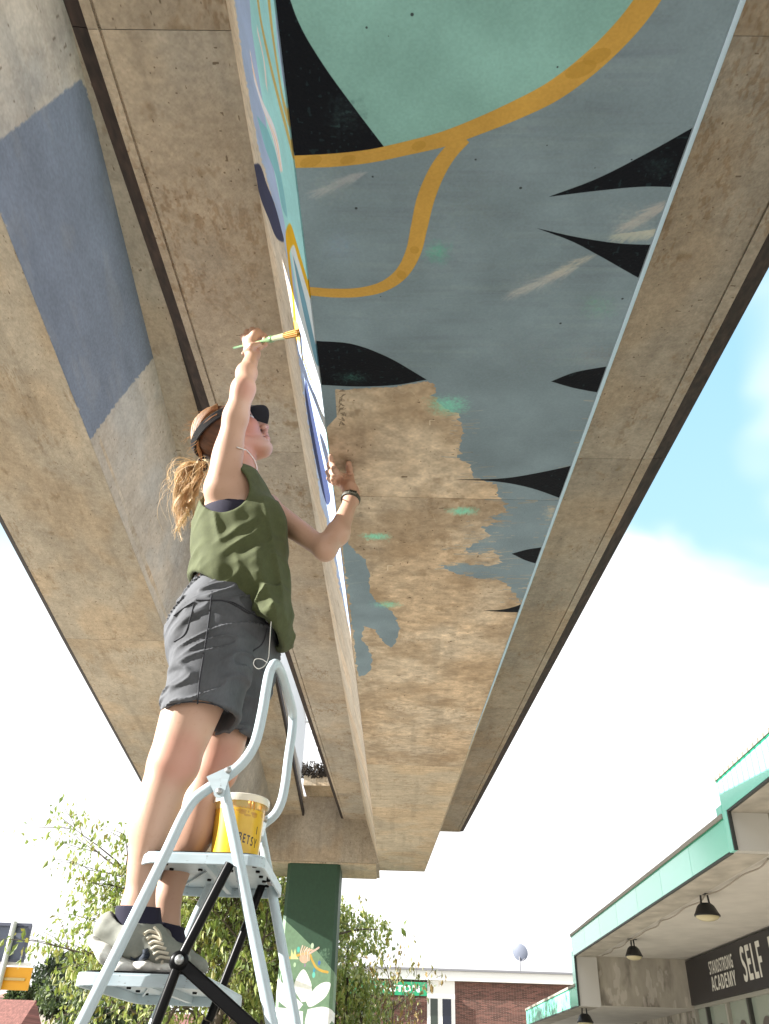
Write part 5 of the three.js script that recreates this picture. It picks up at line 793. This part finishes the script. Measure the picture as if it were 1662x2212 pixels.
  trace('waistband_edge', [[424, 1296], [456, 1296], [500, 1300], [540, 1322], [580, 1352]], 0.002); trace('hem_edge', [[360, 1524], [400, 1517], [432, 1517], [470, 1524], [494, 1538]], 0.0018); trace('fly_edge', [[578, 1345], [574, 1372], [566, 1392], [548, 1406]], 0.0018);
  { const q = A(590, 1338, -1.99); const bt = sub('button', new THREE.CylinderGeometry(0.008, 0.008, 0.003, 16).rotateX(Math.PI / 2).translate(q.x - 0.012, q.y, q.z), zinc, shortsM); }

  // socks and shoes
  const sockM = std(lin(0.014, 0.013, 0.03), 0.95);
  const sock = (foot, leg, top, lo2, hi2) => { const u = union([rc(leg[2], leg[3], 0.064, 0.0445), ...foot.map((f) => (x, y, z) => f(x, y, z) - 0.009)], 0.02), cut = plane(top, leg[2].clone().sub(leg[3])); return meshField((x, y, z) => Math.max(u(x, y, z), cut(x, y, z)), lo2, hi2, 0.005); };
  add('sock', sock(footR, legR, A(292, 1956, -2.0), new V3(-0.75, 1.22, -2.16), new V3(-0.45, 1.6, -1.96)), sockM);
  add('sock', sock(footL, legL, A(357, 1992, -2.16), new V3(-0.72, 1.22, -2.32), new V3(-0.45, 1.6, -2.12)), sockM);
  const upM = fab(0.9), soleM = std(srgb(222, 219, 212), 0.8), TY = CAM_H + LOW + 0.006;
  const shoe = (dx, dz, name) => {
    const T = (px, py, h) => { const p = A(px + dx, py, -2.055 + dz); return p; };
    const ballY = (px, h) => { const p = T(px, 2095); p.y = TY + h; return p; };
    const up = union([rc(T(238, 2008), T(290, 2030), 0.034, 0.037, 1.25), rc(T(290, 2028), ballY(345, 0.045), 0.038, 0.028, 1.55), rc(ballY(345, 0.043), ballY(388, 0.032), 0.028, 0.02, 1.8), rc(T(300, 2022), T(338, 2008), 0.026, 0.013, 1.6), rc(T(243, 1998), T(250, 2012), 0.022, 0.030, 1.2)], 0.02);
    const hole = rc(T(294, 1940), T(289, 2002), 0.052, 0.042, 1.1);
    const s = add('shoe', meshField((x, y, z) => smax(smax(up(x, y, z) + 0.003 * (vn3(x * 60, y * 60, z * 20, 91) - 0.5), -hole(x, y, z), 0.006), TY + 0.006 - y, 0.003), new V3(-0.86, 1.25, -2.34), new V3(-0.40, 1.65, -1.9), 0.0042, (x, y, z) => { const k = 0.9 + 0.2 * vn3(x * 300, y * 300, z * 300, 92) ; return [0.23 * k, 0.235 * k, 0.205 * k]; }), upM);
    const sl = [T(206, 2034), T(236, 2064), T(272, 2096), ballY(322, 0.013), ballY(360, 0.011), ballY(396, 0.014)], sole = union(sl.slice(0, -1).map((a, i) => rc(a, sl[i + 1], [0.014, 0.016, 0.016, 0.013, 0.011][i], [0.016, 0.016, 0.013, 0.011, 0.009][i], 3.0)), 0.012);
    sub('sole', meshField(sole, new V3(-0.86, 1.25, -2.34), new V3(-0.38, 1.65, -1.9), 0.0045), soleM, s);
    return [s, up];
  };
  const [sR, upR] = shoe(0, 0, 'right');
  const [sL] = shoe(42, -0.16, 'left');
  { const q = (pts, lift = 0.0015) => pts.map(([x, y]) => surf(x, y, upR, -1.85, -2.4, lift)).filter(Boolean);
    const sw = q(smooth([[282, 2067], [290, 2074], [304, 2072], [316, 2063], [314, 2050]], 4)); if (sw.length > 3) { const c = new THREE.CatmullRomCurve3(sw), n = 24, P = []; for (let i = 0; i < n; i++) { const a = c.getPoint(i / n), b = c.getPoint((i + 1) / n); P.push(rod(a, b, 0.0075 * Math.sin(Math.PI * (0.25 + 0.75 * (1 - i / n))) + 0.0006, 0.0075 * Math.sin(Math.PI * (0.25 + 0.75 * (1 - (i + 1) / n))) + 0.0006, 8)); } sub('logo_mark', merge(P), std(lin(0.03, 0.04, 0.06), 0.6), sR); }
    const lm = std(srgb(196, 188, 170), 0.9); for (let i = 0; i < 6; i++) { const a = q([[312 + i * 5, 2018 + i * 11], [322 + i * 5, 2012 + i * 11], [334 + i * 5, 2014 + i * 11], [344 + i * 5, 2020 + i * 10]], 0.003); if (a.length > 2) sub('lace', tube(a, 0.0034, 6, 20), lm, sR); }
    const bow = [[333, 2002], [345, 2016], [350, 2040], [352, 2066], [350, 2084]].map(([x, y], i) => A(x, y, -2.005 - 0.002 * i)); sub('lace', tube(bow, 0.0032, 6, 40), lm, sR);
  }

  // ── hair, visor, earphone, wristband ──
  const hairTone = (p, r) => { const t = sstep(-0.05, 0.18, C.x - 0.05 - p.x + (C.y - p.y) * 0.5); return mix3([0.26, 0.105, 0.042], [0.52, 0.30, 0.12], clamp(t + (r() - 0.5) * 0.5)); };
  const hr = rng(606), hairCut = plane(H(0.006, 0, 0), Fh.clone().multiplyScalar(0.80).addScaledVector(Uh, -0.6));
  const capF = (x, y, z) => { const [f, u, s] = toH(x, y, z), e = el(H(-0.013, 0.026, 0), [0.101, 0.098, 0.084], HX)(x, y, z); return smax(e + 0.004 * (vn3(f * 40 + u * 20, s * 160, u * 30, 95) - 0.5), hairCut(x, y, z), 0.008); };
  const cap = add('hair', meshField(capF, new V3(C.x - 0.2, C.y - 0.2, C.z - 0.2), new V3(C.x + 0.2, C.y + 0.2, C.z + 0.2), 0.005, (x, y, z) => { const [hf, hu, hs] = toH(x, y, z), k = 0.45 + 1.1 * vn3(hf * 20, hs * 330, hu * 40, 96); return [0.085 * k, 0.036 * k, 0.017 * k]; }), new THREE.MeshStandardMaterial({ vertexColors: true, roughness: 0.6 }));  // cap colour darkened so gaps between the locks look shaded
  const strandGeo = (list) => { const P = [], N = [], Cc = [], I = []; for (const { pts, r0, c } of list) { const cur = new THREE.CatmullRomCurve3(pts, false, 'centripetal'), n = pts.length * 3, fr = cur.computeFrenetFrames(n, false), b0 = P.length / 3; for (let i = 0; i <= n; i++) { const p = cur.getPoint(i / n), rr = r0 * (1 - 0.7 * (i / n) ** 2); for (let k = 0; k < 4; k++) { const a = k * Math.PI / 2, nx = fr.normals[i].clone().multiplyScalar(Math.cos(a)).addScaledVector(fr.binormals[i], Math.sin(a)); P.push(p.x + nx.x * rr, p.y + nx.y * rr, p.z + nx.z * rr); N.push(nx.x, nx.y, nx.z); Cc.push(...c); } } for (let i = 0; i < n; i++) for (let k = 0; k < 4; k++) { const a = b0 + i * 4 + k, b = b0 + i * 4 + (k + 1) % 4; I.push(a, b, a + 4, b, b + 4, a + 4); } } const g = new THREE.BufferGeometry(); g.setAttribute('position', new THREE.Float32BufferAttribute(P, 3)); g.setAttribute('normal', new THREE.Float32BufferAttribute(N, 3)); g.setAttribute('color', new THREE.Float32BufferAttribute(Cc, 3)); g.setIndex(I); return g; };
  const hairM = new THREE.MeshPhysicalMaterial({ vertexColors: true, roughness: 0.5, transmission: 0.15, thickness: 0 });
  { // locks combed back over the cap to the tie
    const tie = A(437, 1004, -2.13), list = [];
    for (let i = 0; i < 700; i++) { const a = (hr() - 0.5) * 2.9, s0 = Math.sin(a), c0 = Math.cos(a), st = 0.2 + hr() * 0.5; const pts = []; for (let k = 0; k <= 5; k++) { const t = k / 5, ph = mix(1.25 - st * 0.6, -0.45, t), q = H(-0.018 - 0.112 * Math.cos(ph) * (0.2 + 0.8 * t) + 0.055 * (1 - t) * (c0 * 0.7), 0.026 + 0.106 * Math.sin(ph) * c0, 0.09 * s0 * (1 - t * 0.75)); pts.push(q.lerp(tie, t ** 5 * 0.9)); } const proj = pts.map((p, k) => { for (let it = 0; it < 3; it++) { const e = el(H(-0.013, 0.026, 0), [0.101, 0.098, 0.084], HX)(p.x, p.y, p.z); if (k < 5) { const d = p.clone().sub(H(-0.013, 0.026, 0)).normalize(); p.addScaledVector(d, -e + 0.001 + 0.010 * vn2(a * 9, k * 0.8, 97)); } } return p; }); const h0 = toH(proj[0].x, proj[0].y, proj[0].z); if (h0[0] * 0.8 - h0[1] * 0.6 > 0.03) continue; list.push({ pts: proj, r0: 0.001 + hr() * 0.0016, c: hairTone(proj[2], hr).map((v) => v * (0.25 + 1.1 * vn2(a * 9, st * 3, 97) ** 1.5 + hr() * 0.25)) }); }
    sub('hair_locks', strandGeo(list), hairM, cap);
    const tail = []; const mid = [[437, 1004], [420, 1010], [410, 1028], [404, 1055], [400, 1085], [394, 1120], [384, 1168]];
    const clumps = []; for (let i = 0; i < 34; i++) clumps.push({ ang: hr() * 6.283, rr: Math.sqrt(hr()), ph: hr() * 6.283, cr: 0.006 + hr() * 0.010, tw: 9 + hr() * 12, end: 0.6 + 0.42 * hr(), tone: hr() });
    const strand = (q, jit, spread, r0) => { const pts = [], n = 20, a0 = hr() * 6.283, o = Math.sqrt(hr()) * jit, end = q.end * (0.86 + 0.14 * hr()), ph2 = q.ph + (hr() - 0.5) * 0.7; for (let k = 0; k <= n; k++) { const t = k / n * end, s = t * (mid.length - 1), a = Math.min(mid.length - 2, Math.floor(s)), m = s - a, b = A(mix(mid[a][0], mid[a + 1][0], m), mix(mid[a][1], mid[a + 1][1], m), -2.13), w = (0.010 + 0.030 * sstep(0, 0.25, t) - 0.010 * sstep(0.6, 1, t)) * spread, c = q.cr * sstep(0.05, 0.35, t); b.x += Math.cos(q.ang) * q.rr * w + Math.cos(ph2 + t * q.tw) * c + Math.cos(a0) * o; b.z += Math.sin(q.ang) * q.rr * w + Math.sin(ph2 + t * q.tw) * c + Math.sin(a0) * o; b.y += Math.sin(q.ang * 3) * 0.008 + Math.sin(ph2 * 2 + t * q.tw) * c * 0.5; pts.push(b); } const c = mix3([0.36, 0.185, 0.065], [0.92, 0.70, 0.38], clamp(q.tone * 0.75 + hr() * 0.35)); tail.push({ pts, r0, c }); };
    for (const q of clumps) for (let i = 0; i < 20; i++) strand(q, 0.0055, 1, 0.0006 + hr() * 0.0007);
    for (let i = 0; i < 70; i++) strand({ ang: hr() * 6.283, rr: 1, ph: hr() * 6.283, cr: 0.008 + hr() * 0.016, tw: 6 + hr() * 10, end: 0.5 + hr() * 0.5, tone: 0.8 + hr() * 0.3 }, 0.004, 1.15 + hr() * 0.6, 0.0005);
    const hf = []; for (let i = 0; i < 40; i++) { const ph = -0.3 + hr() * 1.6, s = (hr() - 0.3) * 0.08, b = H(-0.013 - 0.104 * Math.cos(ph), 0.026 + 0.101 * Math.sin(ph), s), d = b.clone().sub(H(-0.013, 0.026, 0)).normalize(); tail.push({ pts: [b, b.clone().addScaledVector(d, 0.012).add(new V3(-0.01 * hr(), -0.012, 0)), b.clone().addScaledVector(d, 0.016 + hr() * 0.012).add(new V3(-0.02 * hr(), -0.035 * hr(), 0.01 * (hr() - 0.5)))], r0: 0.0005, c: [0.5, 0.28, 0.11] }); }
    sub('ponytail', strandGeo(tail), hairM, cap);
    sub('hair_tie', new THREE.TorusGeometry(0.016, 0.006, 8, 20).rotateY(0.9).translate(tie.x, tie.y, tie.z), std(lin(0.02, 0.015, 0.015), 0.9), cap);
  }
  const visM = std(lin(0.008, 0.008, 0.010), 0.85); 
  { const ring = []; for (let i = 0; i <= 40; i++) { const a = i / 40 * 6.283; ring.push(H(-0.016 + 0.1105 * Math.cos(a), 0.056 - 0.035 * (1 - Math.cos(a)) * 0.5, 0.0895 * Math.sin(a))); } const g = []; for (const k of [-0.011, -0.0055, 0, 0.0055, 0.011]) g.push(tube(ring.map((p) => p.clone().addScaledVector(Uh, k)), 0.0042, 6, 80)); const v = add('visor', merge(g), visM);
    const top = [], bot = []; const n = 22, mseg = 8, P = [], I = []; for (let i = 0; i <= n; i++) { const a = mix(-1.25, 1.25, i / n), ri = [-0.016 + 0.110 * Math.cos(a), 0.089 * Math.sin(a)], ro = [0.032 + 0.122 * Math.cos(a) ** 0.8, 0.095 * Math.sin(a)]; for (let k = 0; k <= mseg; k++) { const t = k / mseg, f = mix(ri[0], Math.max(ri[0], ro[0]), t), s = mix(ri[1], ro[1], t), u = 0.060 - 0.020 * t - 0.022 * (s / 0.09) ** 2 * t; P.push(H(f, u, s)); } }
    const pos = []; const W2 = mseg + 1; for (const o of [0.0012, -0.0012]) P.forEach((p) => { const q = p.clone().addScaledVector(Uh, o); pos.push(q.x, q.y, q.z); }); const M = P.length; for (let i = 0; i < n; i++) for (let k = 0; k < mseg; k++) { const a = i * W2 + k, b = a + W2; I.push(a, b, a + 1, b, b + 1, a + 1, M + a, M + a + 1, M + b, M + b, M + a + 1, M + b + 1); } for (let i = 0; i < n; i++) { const a = i * W2 + mseg, b = a + W2; I.push(a, b, M + a, b, M + b, M + a); } const bg = new THREE.BufferGeometry(); bg.setAttribute('position', new THREE.Float32BufferAttribute(pos, 3)); bg.setIndex(I); bg.computeVertexNormals(); visM.side = THREE.DoubleSide; sub('brim', bg, visM, v); }
  const wire = std(srgb(236, 232, 226), 0.4);
  { const pts = [[512, 966], [524, 970], [538, 978], [549, 992], [555, 1010], [554, 1022], [548, 1038]].map(([x, y], i) => { const p = surf(x, y, body, -1.75, -2.3, 0.004); return p ?? A(x, y, -2.03); }); const low = [[544, 1048], [536, 1110], [546, 1180]].map(([x, y]) => surf(x, y, shirtOuter, -1.75, -2.3, -0.004) ?? A(x, y, -2.0));
    const e = add('earphone', tube([...pts], 0.0018, 6, 90), wire); sub('inline_remote', rod(A(554, 1024, pts[5].z + 0.004), A(547, 1043, pts[6].z + 0.004), 0.0042, 0.0038, 10), wire, e);
    const pk = [[587, 1330], [584, 1370], [582, 1400], [580, 1422], [572, 1438], [556, 1444], [548, 1434], [552, 1424], [566, 1424], [578, 1432]].map(([x, y], i) => A(x, y, -1.95 - (i > 4 ? 0.0 : 0.02))); sub('cable', tube(pk, 0.0012, 5, 120), wire, e); }
  { const c = wrL.clone(), dir = wrL.clone().sub(elbL).normalize(), q = new THREE.Quaternion().setFromUnitVectors(new V3(0, 1, 0), dir); const g = new THREE.CylinderGeometry(0.0245, 0.0245, 0.014, 32, 1, true); g.scale(1.08, 1, 1.08); g.applyQuaternion(q); g.translate(c.x, c.y, c.z); const band = new THREE.TorusGeometry(0.0265, 0.0045, 8, 36); band.scale(1, 1, 2.6); band.rotateX(Math.PI / 2); band.applyQuaternion(q); band.translate(c.x - 0.003, c.y, c.z); const w = add('wrist_band', band, std(srgb(66, 66, 56), 0.6)); const f = new RoundedBoxGeometry(0.026, 0.016, 0.008, 2, 0.003); f.translate(0.006, 0, 0.0285); f.applyQuaternion(q); f.translate(c.x - 0.003, c.y, c.z); sub('buckle', f, std(srgb(84, 84, 74), 0.4), w); const h = []; for (let i = 0; i < 4; i++) { const b = new THREE.BoxGeometry(0.0022, 0.007, 0.002); b.translate(-0.002 + i * 0.0055, 0, 0.0333); b.applyQuaternion(q); b.translate(c.x - 0.003, c.y, c.z); h.push(b); } sub('strap_hole', merge(h), std(lin(0.01, 0.01, 0.01), 0.7), w); }

  // ── the brush in the right hand, its bristles on the wet yellow line ──
  const hb = A(504, 752, grip.z + (grip.z - brushTip.z) * 0.44), ax = brushTip.clone().sub(hb), L = ax.length(), br = thing('paint_brush', 'flat paint brush with green handle and ochre bristles, held against the bridge side', 'paint brush', hb.toArray()), q = new THREE.Quaternion().setFromUnitVectors(new V3(0, 1, 0), ax.normalize());
  const bp = (n, g, m) => { g.applyQuaternion(q); return part(n, g, m, br); };
  const prof = [[0, 0.0], [0.0042, 0.004], [0.005, 0.012], [0.0042, 0.05], [0.0048, L * 0.45], [0.0062, L * 0.52], [0.0105, L * 0.57], [0.0115, L * 0.60], [0.0095, L * 0.64], [0, L * 0.641]].map((v) => new THREE.Vector2(...v));
  bp('handle', new THREE.LatheGeometry(prof, 20), new THREE.MeshPhysicalMaterial({ color: srgb(112, 150, 104), roughness: 0.25, clearcoat: 0.6 }));
  const fer = new THREE.CylinderGeometry(0.0105, 0.0095, L * 0.17, 20); fer.translate(0, L * 0.725, 0); bp('ferrule', fer, new THREE.MeshPhysicalMaterial({ color: srgb(190, 200, 160), roughness: 0.2, transmission: 0.35, thickness: 0.0, clearcoat: 0.5 }));
  const bl = []; const rb = rng(44); for (let i = 0; i < 90; i++) { const a = rb() * 6.283, k = Math.sqrt(rb()); bl.push(rod(new V3(Math.cos(a) * 0.0095 * k, L * 0.80, Math.sin(a) * 0.0095 * k), new V3(Math.cos(a) * 0.0115 * k, L * (0.985 + 0.02 * rb()), Math.sin(a) * 0.0115 * k), 0.0012, 0.0009, 5)); } bp('bristles', merge(bl), std(srgb(186, 132, 36), 0.6));
}

// ───────────────────────── draw ─────────────────────────
const renderer = new THREE.WebGLRenderer({ antialias: true });
renderer.setSize(769, 1024); renderer.shadowMap.enabled = true; renderer.shadowMap.type = THREE.PCFSoftShadowMap;
renderer.toneMapping = THREE.LinearToneMapping; renderer.toneMappingExposure = EXPOSURE;
scene.traverse((o) => { if (o.isMesh) { o.castShadow = true; o.receiveShadow = true; } });
renderer.render(scene, camera);
